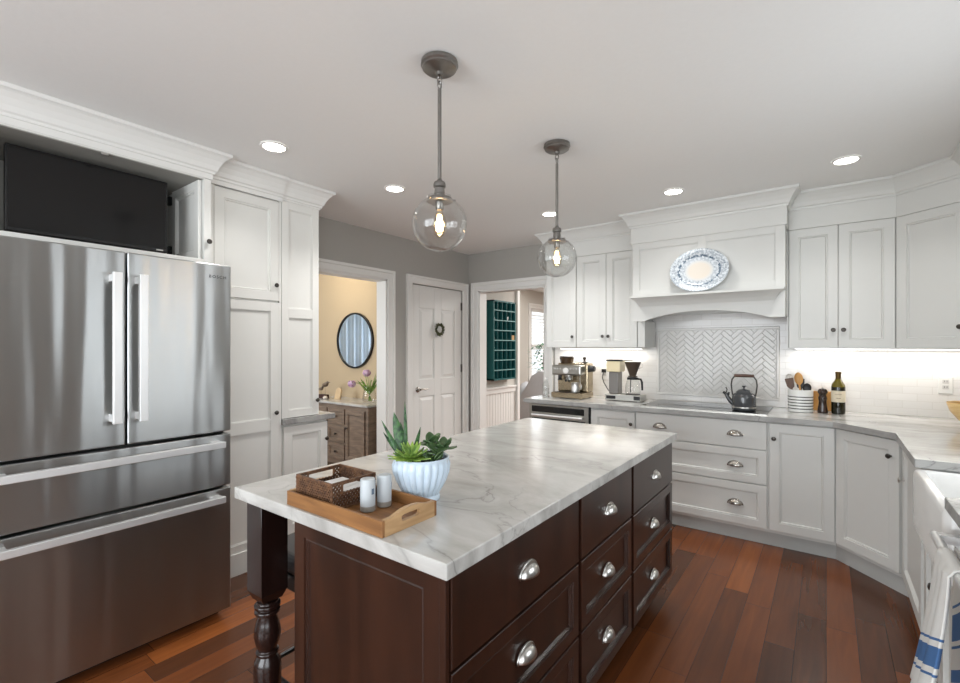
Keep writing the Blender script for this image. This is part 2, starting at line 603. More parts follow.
# ================================================================ ROOM
XL, XR, YB, YF, H = -3.43, .945, 4.375, -3.2, 2.49
b = MB(); b.box(-8.0, 2.2, YF - .2, 9.2, -.1, 0); struct(b.build('floor', M['floor']))
b = MB(); b.box(XL - .12, XR + .15, YF - .15, YB + .12, H, H + .1); struct(b.build('ceiling', M['ceiling']))

# left wall: opening to the powder room Y 2.26..3.09, closed door Y 3.44..4.25
b = MB()
b.box(XL - .12, XL, YF, 2.26, 0, H); b.box(XL - .12, XL, 3.09, 3.43, 0, H); b.box(XL - .12, XL, 4.26, YB + .12, 0, H)
b.box(XL - .12, XL, 2.26, 3.09, 2.045, H); b.box(XL - .12, XL, 3.43, 4.26, 2.05, H)
struct(b.build('wall_left', M['wall']))
# back wall: opening to the dining room X -3.215..-2.42
b = MB()
b.box(XL, -3.275, YB, YB + .12, 0, H); b.box(-2.40, XR + .12, YB, YB + .12, 0, H); b.box(-3.275, -2.40, YB, YB + .12, 2.045, H)
struct(b.build('wall_back', M['wall']))
# right wall with two windows
b = MB()
zw0, zw1 = 1.12, 2.08
b.box(XR, XR + .12, YF, -2.0, 0, H); b.box(XR, XR + .12, 0.0, 1.35, 0, H); b.box(XR, XR + .12, 2.65, YB, 0, H)
b.box(XR, XR + .12, -2.0, 0, 0, .4); b.box(XR, XR + .12, -2.0, 0, 2.3, H)
b.box(XR, XR + .12, 1.35, 2.65, 0, zw0); b.box(XR, XR + .12, 1.35, 2.65, zw1, H)
struct(b.build('wall_right', M['wall']))
b = MB()
b.box(XL, -2.8, YF - .12, YF, 0, H); b.box(.4, XR, YF - .12, YF, 0, H); b.box(-2.8, .4, YF - .12, YF, 0, .4); b.box(-2.8, .4, YF - .12, YF, 2.3, H)
struct(b.build('wall_front', M['wall']))


def window(n, axis, a0, a1, z0, z1, at, nm):
    """frame with mullions and glazing; axis 'x' = pane normal along X"""
    w = MB(); t = .05
    def bx(mb, p0, p1, q0, q1, d0, d1):
        if axis == 'x': mb.box(at + d0, at + d1, p0, p1, q0, q1)
        else: mb.box(p0, p1, at + d0, at + d1, q0, q1)
    bx(w, a0, a0 + t, z0, z1, 0, .06); bx(w, a1 - t, a1, z0, z1, 0, .06); bx(w, a0, a1, z0, z0 + t, 0, .06); bx(w, a0, a1, z1 - t, z1, 0, .06)
    for i in range(1, nm):
        c = a0 + (a1 - a0) * i / nm
        bx(w, c - .025, c + .025, z0, z1, .005, .055)
    o = struct(w.build('window_%d' % n, M['trim']))
    g = MB(); bx(g, a0 + .02, a1 - .02, z0 + .02, z1 - .02, .028, .032)
    g.build('pane', M['windowglass'], o)
    return o


window(1, 'x', 1.35, 2.65, zw0, zw1, XR + .02, 2)
window(2, 'x', -2.0, 0.0, .4, 2.3, XR + .02, 2)
window(3, 'y', -2.8, .4, .4, 2.3, YF - .1, 4)


def casing(name, axis, a0, a1, ztop, at, sgn, w=.09, left=True, right=True):
    """door casing with a stepped profile round an opening"""
    b = MB()
    prof = [(0, .012), (.012, .018), (.06, .018), (.066, .026), (w, .026), (w, 0), (0, 0)]
    pts = []
    if left: pts += [(a0, 0)]
    pts += [(a0, ztop), (a1, ztop)]
    if right: pts += [(a1, 0)]
    rs = []
    P = [Vector(p) for p in pts]
    for i, p in enumerate(P):
        ds = []
        if i > 0: ds.append((P[i] - P[i - 1]).normalized())
        if i < len(P) - 1: ds.append((P[i + 1] - P[i]).normalized())
        ns = [Vector((-d.y, d.x)) for d in ds]
        n = sum(ns, Vector((0, 0))).normalized()
        k = 1 / n.dot(ns[0])
        ring = []
        for o_, d_ in prof:
            q = p + n * o_ * k
            ring.append((at + sgn * d_, q.x, q.y) if axis == 'x' else (q.x, at + sgn * d_, q.y))
        rs.append(ring)
    b.rings(rs)
    return struct(b.build(name, M['trim']))


casing('trim_1', 'x', 2.26, 3.09, 2.045, XL, 1)
b = MB()   # jambs of the powder room opening
b.box(XL - .13, XL + .002, 3.075, 3.09, 0, 2.045); b.box(XL - .13, XL + .002, 2.26, 2.275, 0, 2.045); b.box(XL - .13, XL + .002, 2.26, 3.09, 2.03, 2.045)
struct(b.build('trim_2', M['trim']))
casing('trim_3', 'x', 3.43, 4.26, 2.05, XL, 1, .085)
casing('trim_4', 'y', -3.275, -2.40, 2.045, YB, -1, .1)
b = MB()
b.box(-3.275, -3.26, YB - .002, YB + .13, 0, 2.045); b.box(-2.415, -2.40, YB - .002, YB + .13, 0, 2.045); b.box(-3.275, -2.40, YB - .002, YB + .13, 2.03, 2.045)
struct(b.build('trim_5', M['trim']))
b = MB()
b.box(XL, XL + .014, 3.18, 3.345, 0, .13); b.box(XL, XL + .014, 2.1, 2.17, 0, .13)
struct(b.build('baseboard_left', M['trim'], bevel=.004))

# closed six panel door
b = MB()
dx = XL - .04
b.T = frame((dx - .0, 3.437, .006), (0, 1, 0))
DW_, DH_ = .816, 2.038
b.box(0, DW_, -.012, .022, 0, DH_)
st, mid = .115, .11
cols = [(st, (DW_ - mid) / 2), ((DW_ + mid) / 2, DW_ - st)]
rows = [(.24, .86), (1.04, 1.80)]
rows_all = rows
for x0, x1 in ((0, st), (cols[0][1], cols[1][0]), (DW_ - st, DW_)):
    b.box(x0, x1, -.024, -.012, 0, DH_)
for z0, z1 in ((0, .24), (.86, 1.04), (1.80, DH_)):
    for x0, x1 in cols:
        b.box(x0, x1, -.024, -.012, z0, z1)
for x0, x1 in cols:
    for z0, z1 in rows_all:
        b.panel(x1 - x0 - .02, z1 - z0 - .02, [(0, .012), (.03, .021), (.032, .022)], x0 + .01, z0 + .01)
d1 = struct(b.build('door_1', M['trim'], bevel=.003))
k = MB(); k.T = frame((dx + .024, 3.53, .945), (0, 1, 0))
k.lathe([(.03, 0), (.03, -.006), (.024, -.012), (.011, -.014), (.011, -.045)], n=20, axis='y')
k.tube([(0, -.043, 0), (.03, -.046, .006), (.07, -.046, -.004), (.10, -.044, .004), (.118, -.042, .002)], [.010, .009, .008, .007, .005], 10)
k.build('door_handle', M['satin'], d1, smooth=True)
for z in (.28, 1.10, 1.82):
    k = MB(); k.box(dx + .022, dx + .034, 4.245, 4.262, z, z + .09)
    k.build('hinge', M['pewter'], d1, bevel=.002)

# powder room
b = MB()
b.box(-6.2, XL - .12, 3.62, 3.72, 0, H)
struct(b.build('wall_powder_back', M['tan']))
b = MB(); b.box(-6.3, -6.2, 1.0, 3.72, 0, H); b.box(-6.2, XL - .12, .9, 1.0, 0, H)
struct(b.build('wall_powder_side', M['tan']))
b = MB(); b.box(-6.3, XL - .12, .9, 3.72, H, H + .08)
struct(b.build('ceiling_powder', M['ceiling']))
lp = bpy.data.lights.new('powder_lamp', 'POINT'); lp.energy = 11; lp.color = (1, .88, .68); lp.shadow_soft_size = .12
t = thing('ceiling_lamp', 'round flush ceiling lamp inside the tan powder room', 'lamp', (-4.6, 3.02, H))
b = MB(); b.lathe([(.14, H - .001), (.14, H - .02), (.12, H - .03)], (-4.6, 3.02, 0), 24); b.build('base', M['pewter'], t, smooth=True)
b = MB(); b.lathe([(.115, H - .03), (.11, H - .06), (.07, H - .085), (.01, H - .095)], (-4.6, 3.02, 0), 24); b.build('shade', emitter('lamp_shade_glow', (1, .88, .68), 2), t, smooth=True)
lo = bpy.data.objects.new('powder_lamp', lp); COL.objects.link(lo); lo.location = (-4.6, 3.02, H - .13)

# hall and dining room behind the back doorway
b = MB(); b.box(-3.505, -3.385, YB + .12, 5.34, 0, 2.49)
struct(b.build('wall_hall', M['hall']))
b = MB()   # beadboard wainscot with rail
y = YB + .125
while y < 5.28:
    b.box(-3.385, -3.376, y, min(y + .056, 5.30), .12, .80); y += .06
b.box(-3.385, -3.365, YB + .12, 5.32, 0, .13)
b.box(-3.385, -3.363, YB + .12, 5.32, .80, .86); b.box(-3.385, -3.350, YB + .12, 5.32, .86, .885)
struct(b.build('trim_6', M['trim'], bevel=.003))
b = MB(); b.box(-3.525, -3.345, 5.34, 5.40, 0, 2.40)
struct(b.build('trim_7', M['trim'], bevel=.004))
b = MB(); b.box(-4.72, -4.6, 5.2, 7.82, 0, H); b.box(-4.72, -4.6, 8.95, 9.2, 0, H); b.box(-4.72, -4.6, 7.82, 8.95, 0, .72); b.box(-4.72, -4.6, 7.82, 8.95, 2.14, H)
struct(b.build('wall_dining_side', M['hall']))
b = MB(); b.box(-4.72, 2.2, 9.1, 9.2, 0, H); b.box(2.1, 2.2, YB + .12, 9.2, 0, H); b.box(-4.72, -3.4, 5.1, 5.2, 0, H)
struct(b.build('wall_dining_back', M['hall']))
b = MB(); b.box(-4.8, 2.2, YB + .12, 9.2, H, H + .08)
struct(b.build('ceiling_dining', M['ceiling']))
casing('trim_8', 'x', 7.82, 8.95, 2.14, -4.6, 1, .1)
w = MB()
at = -4.66
for y0, y1 in ((7.62, 7.68), (8.69, 8.75), (8.15, 8.22)): w.box(at, at + .05, y0, y1, .72, 2.14)
for z0, z1 in ((.72, .78), (2.08, 2.14), (1.38, 1.44)): w.box(at, at + .05, 7.62, 8.75, z0, z1)
w.bm.transform(Matrix.Translation((0, .2, 0)))
ow = struct(w.build('window_4', M['trim']))
w = MB()
for (y0, y1) in ((7.69, 8.14), (8.23, 8.68)):
    for (z0, z1) in ((.80, 1.36), (1.46, 2.06)):
        z = z0
        while z < z1:
            w.T = Matrix.Translation((at + .03, 0, z)) @ Matrix.Rotation(.55, 4, 'Y')
            w.box(-.025, .025, y0, y1, -.004, .004); z += .062
w.bm.transform(Matrix.Translation((0, .2, 0)))
w.build('shutter', M['trim'], ow)
area('dining_fill', (-1.4, 7.0, 2.44), (0, 0, 0), 3.0, 3.0, 140, (1, .99, .97))  # broad fill lamp without a fixture, added to lift hall and dining room
t = thing('ceiling_light', 'small flush white ceiling light in the dining room beyond the doorway', 'light', (-4.1, 7.3, H))
b = MB(); b.box(-4.3, -3.85, 7.22, 7.36, H - .035, H - .001); b.build('housing', M['trim'], t, bevel=.006)
b = MB(); b.box(-4.29, -3.86, 7.23, 7.35, H - .05, H - .035); b.build('diffuser', M['led'], t, bevel=.004)

# ================================================================ CROWN MOULDINGS (room trim)
CROWN = [(0, 2.372), (.012, 2.372), (.014, 2.385), (.022, 2.392), (.030, 2.415), (.045, 2.442), (.062, 2.462), (.07, 2.468), (.078, 2.472), (.08, 2.489), (-.01, 2.489), (-.01, 2.372)]


def crown(n, path, frieze0, m, side=1, out=.0):
    b = MB(); sweep(b, [(o + out, z) for o, z in CROWN], path, side)
    sweep(b, [(-.012, frieze0), (.004 + out, frieze0), (.004 + out, 2.374), (-.012, 2.374)], path, side)
    return struct(b.build('trim_%d' % n, m, smooth=False))


crown(9, [(-3.36, .20), (-2.81, .20), (-2.81, 1.218), (-2.9, 1.218)], 2.342, M['trim'], 1)
crown(10, [(-2.875, 1.22), (-2.875, 1.682)], 2.345, M['trim'], 1)
crown(11, [(-2.885, 1.682), (-2.885, 1.97), (XL, 1.97)], 2.36, M['trim'], 1)
crown(12, [(-2.205, 4.37), (-2.205, 4.035), (-1.3, 4.035)], 2.235, M['cabgrey'], 1)
crown(13, [(-1.305, 4.37), (-1.305, 3.862), (-.225, 3.862), (-.225, 4.37)], 2.245, M['cabgrey'], 1)
crown(14, [(-.22, 4.035), (.366, 4.035), (.652, 3.80), (.652, 2.95)], 2.235, M['cabgrey'], 1)

# ================================================================ FRIDGE WALL
# surround cabinet with the television niche
X0 = -2.81
t = thing('fridge_surround_cabinet', 'white over-fridge cabinet with open niche holding the black television', 'cabinet', (-3.1, .7, 0))
b = MB()
b.box(-3.36, X0, .20, .236, 0, 2.34)          # left gable
b.box(-3.36, X0, 1.175, 1.215, 0, 2.34)       # right gable
b.box(-3.36, X0, .236, 1.175, 1.84, 1.885)    # niche floor over the fridge
b.box(-3.36, X0, .236, 1.175, 2.335, 2.365)
b.build('carcass', M['cab'], t, bevel=.0015)
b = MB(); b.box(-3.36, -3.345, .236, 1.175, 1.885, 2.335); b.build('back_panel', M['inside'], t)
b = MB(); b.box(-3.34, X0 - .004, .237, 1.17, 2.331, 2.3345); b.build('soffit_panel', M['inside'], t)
b = MB(); b.T = frame((-2.845, 1.172, 1.89), (-1, 0, 0)); b.T = Matrix.Translation((0, 0, 0)) @ frame((-2.83, 1.172, 1.89), (-1, 0, 0))
b = MB(); b.T = Matrix(((-1, 0, 0, -2.83), (0, 1, 0, 1.172), (0, 0, 1, 1.89), (0, 0, 0, 1))); b.shaker(.36, .44, .05, .018)
dr = b.build('pocket_door', M['cab'], t)
for z in (1.95, 2.25):
    b = MB(); b.box(-3.215, -3.185, 1.135, 1.156, z, z + .05); b.build('hinge', M['black'], dr, bevel=.002)
b = MB(); b.box(X0 - .02, X0 + .0, .715, .745, 2.322, 2.334); b.build('catch', M['nickel'], t, bevel=.002)
knob((X0, 1.197, 1.985), (0, 1, 0), t)

# television in the niche
t = thing('television', 'black flat television recessed in the niche over the fridge', 'television', (-3.0, .73, 1.885))
b = MB(); b.box(-2.975, -2.945, .405, 1.045, 1.915, 2.305); b.build('bezel', M['black'], t, bevel=.004)
b = MB(); b.box(-2.9455, -2.9435, .415, 1.035, 1.932, 2.297); b.build('screen', M['screen'], t)
b = MB(); b.box(-2.9450, -2.9425, .99, 1.022, 1.920, 1.927); b.build('logo_plate', M['nickel'], t)
b = MB(); b.box(-3.03, -2.975, .60, .86, 2.0, 2.2); b.box(-3.0, -2.955, .68, .78, 1.886, 2.0); b.box(-3.06, -2.93, .58, .88, 1.8855, 1.893); b.build('stand', M['black'], t, bevel=.004)

# refrigerator
t = thing('refrigerator', 'stainless french door refrigerator with two bottom freezer drawers', 'refrigerator', (-2.9, .7135, 0))
FX = -2.468
b = MB(); b.box(-3.33, -2.545, .268, 1.159, .03, 1.785); b.build('case', mat('fridge_case_grey', (96, 97, 98), .4, .6, noise=.03), t, bevel=.004)
b = MB(); b.box(-3.30, -2.56, .29, 1.14, .0, .04); b.build('base_grille', M['gap'], t)
b = MB(); b.box(-2.56, -2.54, .27, 1.157, .05, 1.79); b.build('door_gasket', M['gap'], t)


def fdoor(name, y0, y1, z0, z1):
    b = MB(); b.box(-2.542, FX, y0, y1, z0, z1)
    return b.build(name, M['steel'], t, bevel=.006, seg=3)


dl = fdoor('fridge_door', .264, .7135, .962, 1.808); drr = fdoor('fridge_door', .7205, 1.163, .962, 1.808)
f1 = fdoor('freezer_drawer', .264, 1.163, .686, .948); f2 = fdoor('freezer_drawer', .264, 1.163, .052, .672)


def bar_v(y, par):
    b = MB()
    b.box(-2.418, -2.398, y - .016, y + .016, 1.066, 1.708)
    b.box(FX - .001, -2.4, y - .014, y + .014, 1.072, 1.104); b.box(FX - .001, -2.4, y - .014, y + .014, 1.67, 1.702)
    b.build('handle', M['steel_handle'], par, bevel=.002)


bar_v(.668, dl); bar_v(.762, drr)
for z, par in ((.905, f1), (.632, f2)):
    b = MB()
    b.box(-2.42, -2.398, .285, 1.108, z - .016, z + .016)
    b.box(FX - .001, -2.4, .29, .34, z - .012, z + .014); b.box(FX - .001, -2.4, 1.06, 1.104, z - .012, z + .014)
    b.build('handle', M['steel_handle'], par, bevel=.003)
txt = bpy.data.curves.new('badge', 'FONT'); txt.body = 'BOSCH'; txt.size = .021; txt.extrude = .0006; txt.align_x = 'LEFT'; txt.space_character = 1.35
o = bpy.data.objects.new('badge_text', txt); COL.objects.link(o)
dg = bpy.context.evaluated_depsgraph_get()
me = bpy.data.meshes.new_from_object(o.evaluated_get(dg))
bpy.data.objects.remove(o); bpy.data.curves.remove(txt)
me.transform(Matrix.Translation((FX + .0008, 1.056, 1.737)) @ Matrix.Rotation(PI / 2, 4, 'Z') @ Matrix.Rotation(PI / 2, 4, 'X'))
me.transform(WM[t.name].inverted())
o = bpy.data.objects.new('badge', me); COL.objects.link(o); o.parent = drr
me.materials.clear(); me.materials.append(mat('badge_ink', (52, 52, 54), .4, .3, noise=.03))

# pantry cabinet
t = thing('pantry_cabinet', 'tall white two-door pantry cabinet beside the refrigerator', 'cabinet', (-3.1, 1.45, 0))
PX = -2.905
b = MB(); b.box(XL + .005, PX, 1.218, 1.682, .1, 2.36); b.box(PX - .0, PX + .018, 1.218, 1.262, .1, 2.36); b.box(PX, PX + .018, 1.668, 1.682, .1, 2.36); b.build('carcass', M['cab'], t)
door(t, (PX, 1.264, 1.692), (0, 1, 0), .402, .648, M['cab'], kn=(.376, .10))
b = MB(); b.T = frame((PX, 1.264, .125), (0, 1, 0)); b.shaker2(.402, 1.555, [.765], rail=.075); dd = b.build('door', M['cab'], t, bevel=.001); knob((PX + .02, 1.64, .965), (0, 1, 0), dd)
b = MB(); b.box(-3.3, PX + .03, 1.218, 1.682, 0, .135); b.build('plinth', M['cab'], t, bevel=.004)

# cabinet on the stone ledge at the end of the pantry run
t = thing('end_cabinet', 'narrow white upper cabinet standing on the short stone ledge', 'cabinet', (-3.12, 1.82, .914))
b = MB(); b.box(XL + .005, PX, 1.684, 1.966, .916, 2.36); b.build('carcass', M['cab'], t)
b = MB(); b.T = frame((PX, 1.686, .918), (0, 1, 0)); W_ = .278
b.shaker2(W_, 1.442, [.70], .05, .062)
dd = b.build('door', M['cab'], t, bevel=.001)
knob((PX + .02, 1.943, 1.02), (0, 1, 0), dd)
t = thing('ledge_cabinet', 'white base cabinet under the short stone ledge', 'cabinet', (-3.12, 1.86, 0))
b = MB(); b.box(XL + .005, PX, 1.684, 2.04, .1, .874); b.build('carcass', M['cab'], t)
b = MB(); b.box(-3.3, PX + .03, 1.692, 2.04, 0, .135); b.build('plinth', M['cab'], t, bevel=.004)
door(t, (PX, 1.70, .14), (0, 1, 0), .336, .72, M['cab'], kn=(.318, .60))
b = MB(); b.box(XL + .005, -2.868, 1.685, 2.09, .876, .914); ledge = tag(b.build('stone_ledge', M['stone2'], bevel=.003), 'short grey stone ledge projecting past the narrow white cabinet', 'countertop')

# ================================================================ ISLAND
IX = -.69            # drawer face plane
t = thing('kitchen_island', 'dark brown kitchen island with nine drawers and a turned post', 'island', (-1.1, 1.75, 0))
b = MB()
b.box(-1.30, IX - .022, .82, 2.70, .1, .874)
b.box(-1.28, IX - .10, .87, 2.65, 0, .1)
b.build('cabinet_body', M['espresso'], t)
b = MB(); b.box(IX - .024, IX - .0205, .83, 2.70, .1, .874); b.build('face_gap', M['gap'], t)
b = MB(); b.T = frame((-1.30, .82, .10), (1, 0, 0)); b.shaker(.588, .774, .05, .02); b.build('end_panel', M['espresso'], t)
b = MB(); b.box(IX - .022, IX - .004, .80, .814, .1, .874); b.build('corner_strip', M['espresso'], t, bevel=.001)
b = MB(); b.T = frame((IX - .02, 2.72, .10), (-1, 0, 0)); b.T = frame((IX - .025, 2.70, .10), (-1, 0, 0)); b.shaker(.588, .774, .05, .018); b.build('end_panel', M['espresso'], t)
for y0, y1 in ((.818, 1.500), (1.522, 2.045), (2.072, 2.715)):
    w = y1 - y0
    for z0, z1, fl in ((.645, .868, True), (.392, .637, False), (.135, .384, False)):
        drawer(t, (IX - .02, y0, z0), (0, 1, 0), w, z1 - z0, M['espresso'], [(w / 2, (z1 - z0) * .47)], M['nickel'], fl, .042, 1.0)
# turned posts under the overhang
POST = [(.047, .545), (.047, .54), (.034, .528), (.034, .522), (.042, .517), (.042, .508), (.033, .503), (.041, .497), (.041, .488), (.030, .482), (.030, .474), (.036, .455), (.042, .43), (.043, .41), (.038, .385), (.031, .368), (.030, .362), (.037, .357), (.037, .350), (.030, .345), (.032, .34), (.042, .325), (.045, .30), (.044, .24), (.040, .15), (.034, .10), (.034, .095), (.042, .09), (.042, .075), (.03, .07), (.036, .05), (.028, .0)]
for yy in (.845, 2.60):
    b = MB()
    b.box(-1.582, -1.488, yy - .047, yy + .047, .565, .875)
    h = .047
    b.rings([[(-1.535 - q, yy - q, z), (-1.535 + q, yy - q, z), (-1.535 + q, yy + q, z), (-1.535 - q, yy + q, z)] for q, z in ((.034, .535), (h, .566))])
    b.lathe(POST[2:], (-1.535, yy, 0), 28)
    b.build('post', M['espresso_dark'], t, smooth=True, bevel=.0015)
b = MB(); b.box(-1.59, -1.30, .81, .83, .80, .875); b.box(-1.58, -1.56, .88, 2.56, .80, .875)
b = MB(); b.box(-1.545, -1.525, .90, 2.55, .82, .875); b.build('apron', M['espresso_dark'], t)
b = MB(); b.box(-1.622, -.668, .775, 2.725, .876, .914)
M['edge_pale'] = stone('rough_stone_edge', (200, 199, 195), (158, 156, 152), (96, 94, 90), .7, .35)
def slab_edges(o, m):
    o.data.materials.append(m)
    for p in o.data.polygons:
        if abs(p.normal.z) < .5: p.material_index = 1
    return o
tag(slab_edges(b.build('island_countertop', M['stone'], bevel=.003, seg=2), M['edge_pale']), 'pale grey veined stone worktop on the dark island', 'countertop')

# stool behind the post
t = thing('counter_stool', 'dark counter stool tucked under the island overhang behind the post', 'stool', (-1.53, 1.13, 0))
LG = [(-1.735, .935), (-1.335, .935), (-1.735, 1.33), (-1.335, 1.33)]
for x, y in LG:
    b = MB(); b.tube([(x + (.0), y, 0), (x * .97 - 1.53 * .03, y * .97 + 1.13 * .03, .56)], .013, 10); b.build('leg', M['black'], t, smooth=True)
b = MB()
for a, c in ((0, 1), (1, 3), (3, 2), (2, 0)):
    b.tube([(LG[a][0] * .99 - .0153, LG[a][1] * .99 + .0113, .17), (LG[c][0] * .99 - .0153, LG[c][1] * .99 + .0113, .17)], .009, 8)
b.build('foot_rail', M['black'], t, smooth=True)
b = MB(); b.box(-1.735, -1.325, .93, 1.335, .52, .575); b.build('seat_frame', M['black'], t, bevel=.006)
b = MB(); b.box(-1.74, -1.32, .925, 1.34, .575, .645); b.build('seat', mat('charcoal_leather', (58, 56, 56), .4, noise=.05, bump=.1), t, bevel=.025, seg=4)

# ================================================================ BACK RUN, BASE
CY = 3.79            # carcass front; doors stand .02 proud
FZ = 2.235


def base_unit(name, label, x0, x1, kick=True):
    t = thing(name, label, 'cabinet', ((x0 + x1) / 2, 4.08, 0))
    b = MB(); b.box(x0, x1, CY, YB - .015, .105, .874); b.build('carcass', M['cabgrey'], t)
    b = MB(); b.box(x0, x1, CY + .05, CY + .07, 0, .105); b.build('toe_kick', M['kick'], t)
    return t


# under-counter appliance at the left end
t = thing('oven', 'stainless undercounter oven with black glass below the espresso machine', 'oven', (-1.93, 4.05, 0))
b = MB(); b.box(-2.235, -1.645, CY, YB - .03, .0, .872); b.build('case', M['cabgrey'], t)
b = MB(); b.box(-2.235, -1.645, CY - .02, CY, .11, .868); b.build('front', M['steel_app'], t, bevel=.003)
b = MB(); b.box(-2.205, -1.685, CY - .024, CY - .019, .795, .85); b.build('control_panel', M['blackglass'], t, bevel=.002)
b = MB(); b.box(-2.205, -1.675, CY - .024, CY - .019, .30, .742); b.build('glass_door', M['blackglass'], t, bevel=.002)
b = MB(); b.tube([(-2.19, CY - .05, .77), (-1.69, CY - .05, .77)], .012, 12)
for x in (-2.15, -1.73): b.tube([(x, CY - .02, .77), (x, CY - .05, .77)], .008, 8)
b.build('handle', M['steel_handle'], t, smooth=True)
b = MB(); b.box(-1.645, -1.63, CY - .018, CY + .3, .1, .872); b.build('side_filler', M['gap'], t)

t = base_unit('base_cabinet', 'narrow white base cabinet with one door right of the oven', -1.63, -1.24)
door(t, (-1.622, CY, .125), (1, 0, 0), .374, .735, M['cabgrey'], kn=(.348, .64))
t = base_unit('drawer_cabinet', 'wide white three-drawer base cabinet under the black cooktop', -1.24, -.325)
for z0, z1, fl in ((.675, .866, True), (.433, .667, False), (.128, .425, False)):
    w = .903
    drawer(t, (-1.236, CY, z0), (1, 0, 0), w, z1 - z0, M['cabgrey'], [(.185, (z1 - z0) * .5), (w - .195, (z1 - z0) * .5)], M['satin'], fl, .05, 1.05)
t = base_unit('base_cabinet', 'white single-door base cabinet between cooktop drawers and angled corner', -.325, .05)
door(t, (-.317, CY, .128), (1, 0, 0), .36, .738, M['cabgrey'], kn=(.027, .635))

# diagonal corner base
t = thing('corner_base_cabinet', 'white angled corner base cabinet with black knob', 'cabinet', (.45, 4.0, 0))
A = Vector((.055, CY)); B = Vector((.352, 3.472))
b = MB(); b.prism([(A.x, A.y), (B.x, B.y), (.93, 3.472), (.93, YB - .015), (.055, YB - .015)], .105, .874); b.build('carcass', M['cabgrey'], t)
U = (B - A).normalized(); Nn = Vector((-U.y, U.x))
K0 = A + Nn * .05; K1 = B + Nn * .05
b = MB(); b.prism([(.055, CY + .05), (.08, CY + .05), (.402, 3.48), (.352 + .05, 3.47), (.36, 3.47)], 0, .105)
b = MB(); b.prism([(.05, CY + .05), (.03 + .055, CY + .05), (.405, 3.485), (.405, 3.468), (.385, 3.468), (.385, 3.475), (.07, CY + .03)], 0, .105); b.build('toe_kick', M['kick'], t)
Wd = (B - A).length
door(t, (A.x + U.x * .012, A.y + U.y * .012, .128), (U.x, U.y, 0), Wd - .03, .738, M['cabgrey'], kn=(Wd - .075, .645))

# right run
RX = .355            # carcass face on the right run
t = thing('side_base_cabinet', 'white base cabinet door with clear knob beside the farmhouse sink', 'cabinet', (.65, 3.1, 0))
b = MB(); b.box(RX, .93, 2.735, 3.465, .105, .874); b.build('carcass', M['cabgrey'], t)
b = MB(); b.box(RX + .03, RX + .05, 2.735, 3.464, 0, .105); b.build('toe_kick', M['kick'], t)
door(t, (RX, 3.43, .128), (0, -1, 0), .62, .738, M['cabgrey'], kn=(.09, .55), km=M['nickel'])
t = thing('sink_base_cabinet', 'white two-door cabinet below the farmhouse sink apron', 'cabinet', (.65, 2.4, 0))
b = MB(); b.box(RX, .93, 2.035, 2.73, .105, .63); b.build('carcass', M['cabgrey'], t)
b = MB(); b.box(RX + .03, RX + .05, 2.035, 2.735, 0, .105); b.build('toe_kick', M['kick'], t)
door(t, (RX, 2.725, .128), (0, -1, 0), .342, .47, M['cabgrey'], kn=(.31, .36))
door(t, (RX, 2.379, .128), (0, -1, 0), .342, .47, M['cabgrey'], kn=(.03, .36))
# farmhouse sink: rounded apron, hollow basin
t = thing('farmhouse_sink', 'white apron-front farmhouse sink set into the right counter', 'sink', (.6, 2.385, .64))
b = MB()
sx0, sx1, sy0, sy1 = .297, .80, 2.055, 2.715
def rr(x0, x1, y0, y1, r, z, n=5):
    pts = []
    for cx_, cy_, a0 in ((x1 - r, y1 - r, 0), (x0 + r, y1 - r, 90), (x0 + r, y0 + r, 180), (x1 - r, y0 + r, 270)):
        for i in range(n + 1):
            a = math.radians(a0 + 90 * i / n); pts.append((cx_ + r * math.cos(a), cy_ + r * math.sin(a), z))
    return pts
b.rings([rr(sx0, sx1, sy0, sy1, .03, .64), rr(sx0, sx1, sy0, sy1, .03, .855), rr(sx0 + .005, sx1, sy0 + .005, sy1 - .005, .03, .868), rr(sx0 + .014, sx1 - .01, sy0 + .014, sy1 - .014, .03, .873),
         rr(sx0 + .03, sx1 - .03, sy0 + .03, sy1 - .03, .04, .873), rr(sx0 + .037, sx1 - .035, sy0 + .037, sy1 - .037, .04, .866), rr(sx0 + .045, sx1 - .045, sy0 + .045, sy1 - .045, .05, .68), rr(sx0 + .08, sx1 - .08, sy0 + .08, sy1 - .08, .05, .665)])
b.build('basin', M['sink'], t, smooth=True)
b = MB(); b.lathe([(.045, .6655), (.045, .668), (.03, .669), (.01, .667)], (.55, 2.385, 0), 20); b.build('drain', M['nickel'], t, smooth=True)

# worktop of the whole back and right run
b = MB()
top = [(-2.275, 3.735), (.035, 3.735), (.308, 3.44), (.302, 2.70), (.815, 2.70), (.815, 2.07), (.302, 2.07), (.302, 1.36), (.94, 1.36), (.94, 4.37), (-2.275, 4.37)]
b.prism(top, .876, .914)
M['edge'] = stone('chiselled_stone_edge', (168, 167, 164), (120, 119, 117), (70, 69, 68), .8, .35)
tag(slab_edges(b.build('perimeter_countertop', M['stone2'], bevel=.003, seg=2), M['edge']), 'grey veined stone worktop running along the back wall to the sink', 'countertop')

slab_edges(ledge, M['edge'])
# dishwasher with towel bar
t = thing('dishwasher', 'stainless dishwasher with bar handle near the sink', 'dishwasher', (.65, 1.7, 0))
b = MB(); b.box(.37, .93, 1.40, 2.028, .1, .87); b.build('case', M['gap'], t)
b = MB(); b.box(.345, .37, 1.403, 2.025, .11, .868); b.build('door', M['steel_app'], t, bevel=.003)
b = MB(); b.box(.40, .90, 1.42, 2.01, 0, .1); b.build('toe_kick', M['kick'], t)
b = MB(); b.tube([(.268, 1.975, .815), (.268, 1.445, .815)], .0125, 14)
for y in (1.955, 1.465): b.box(.268, .346, y - .014, y + .014, .803, .827)
b.build('handle', M['steel_handle'], t, smooth=True)

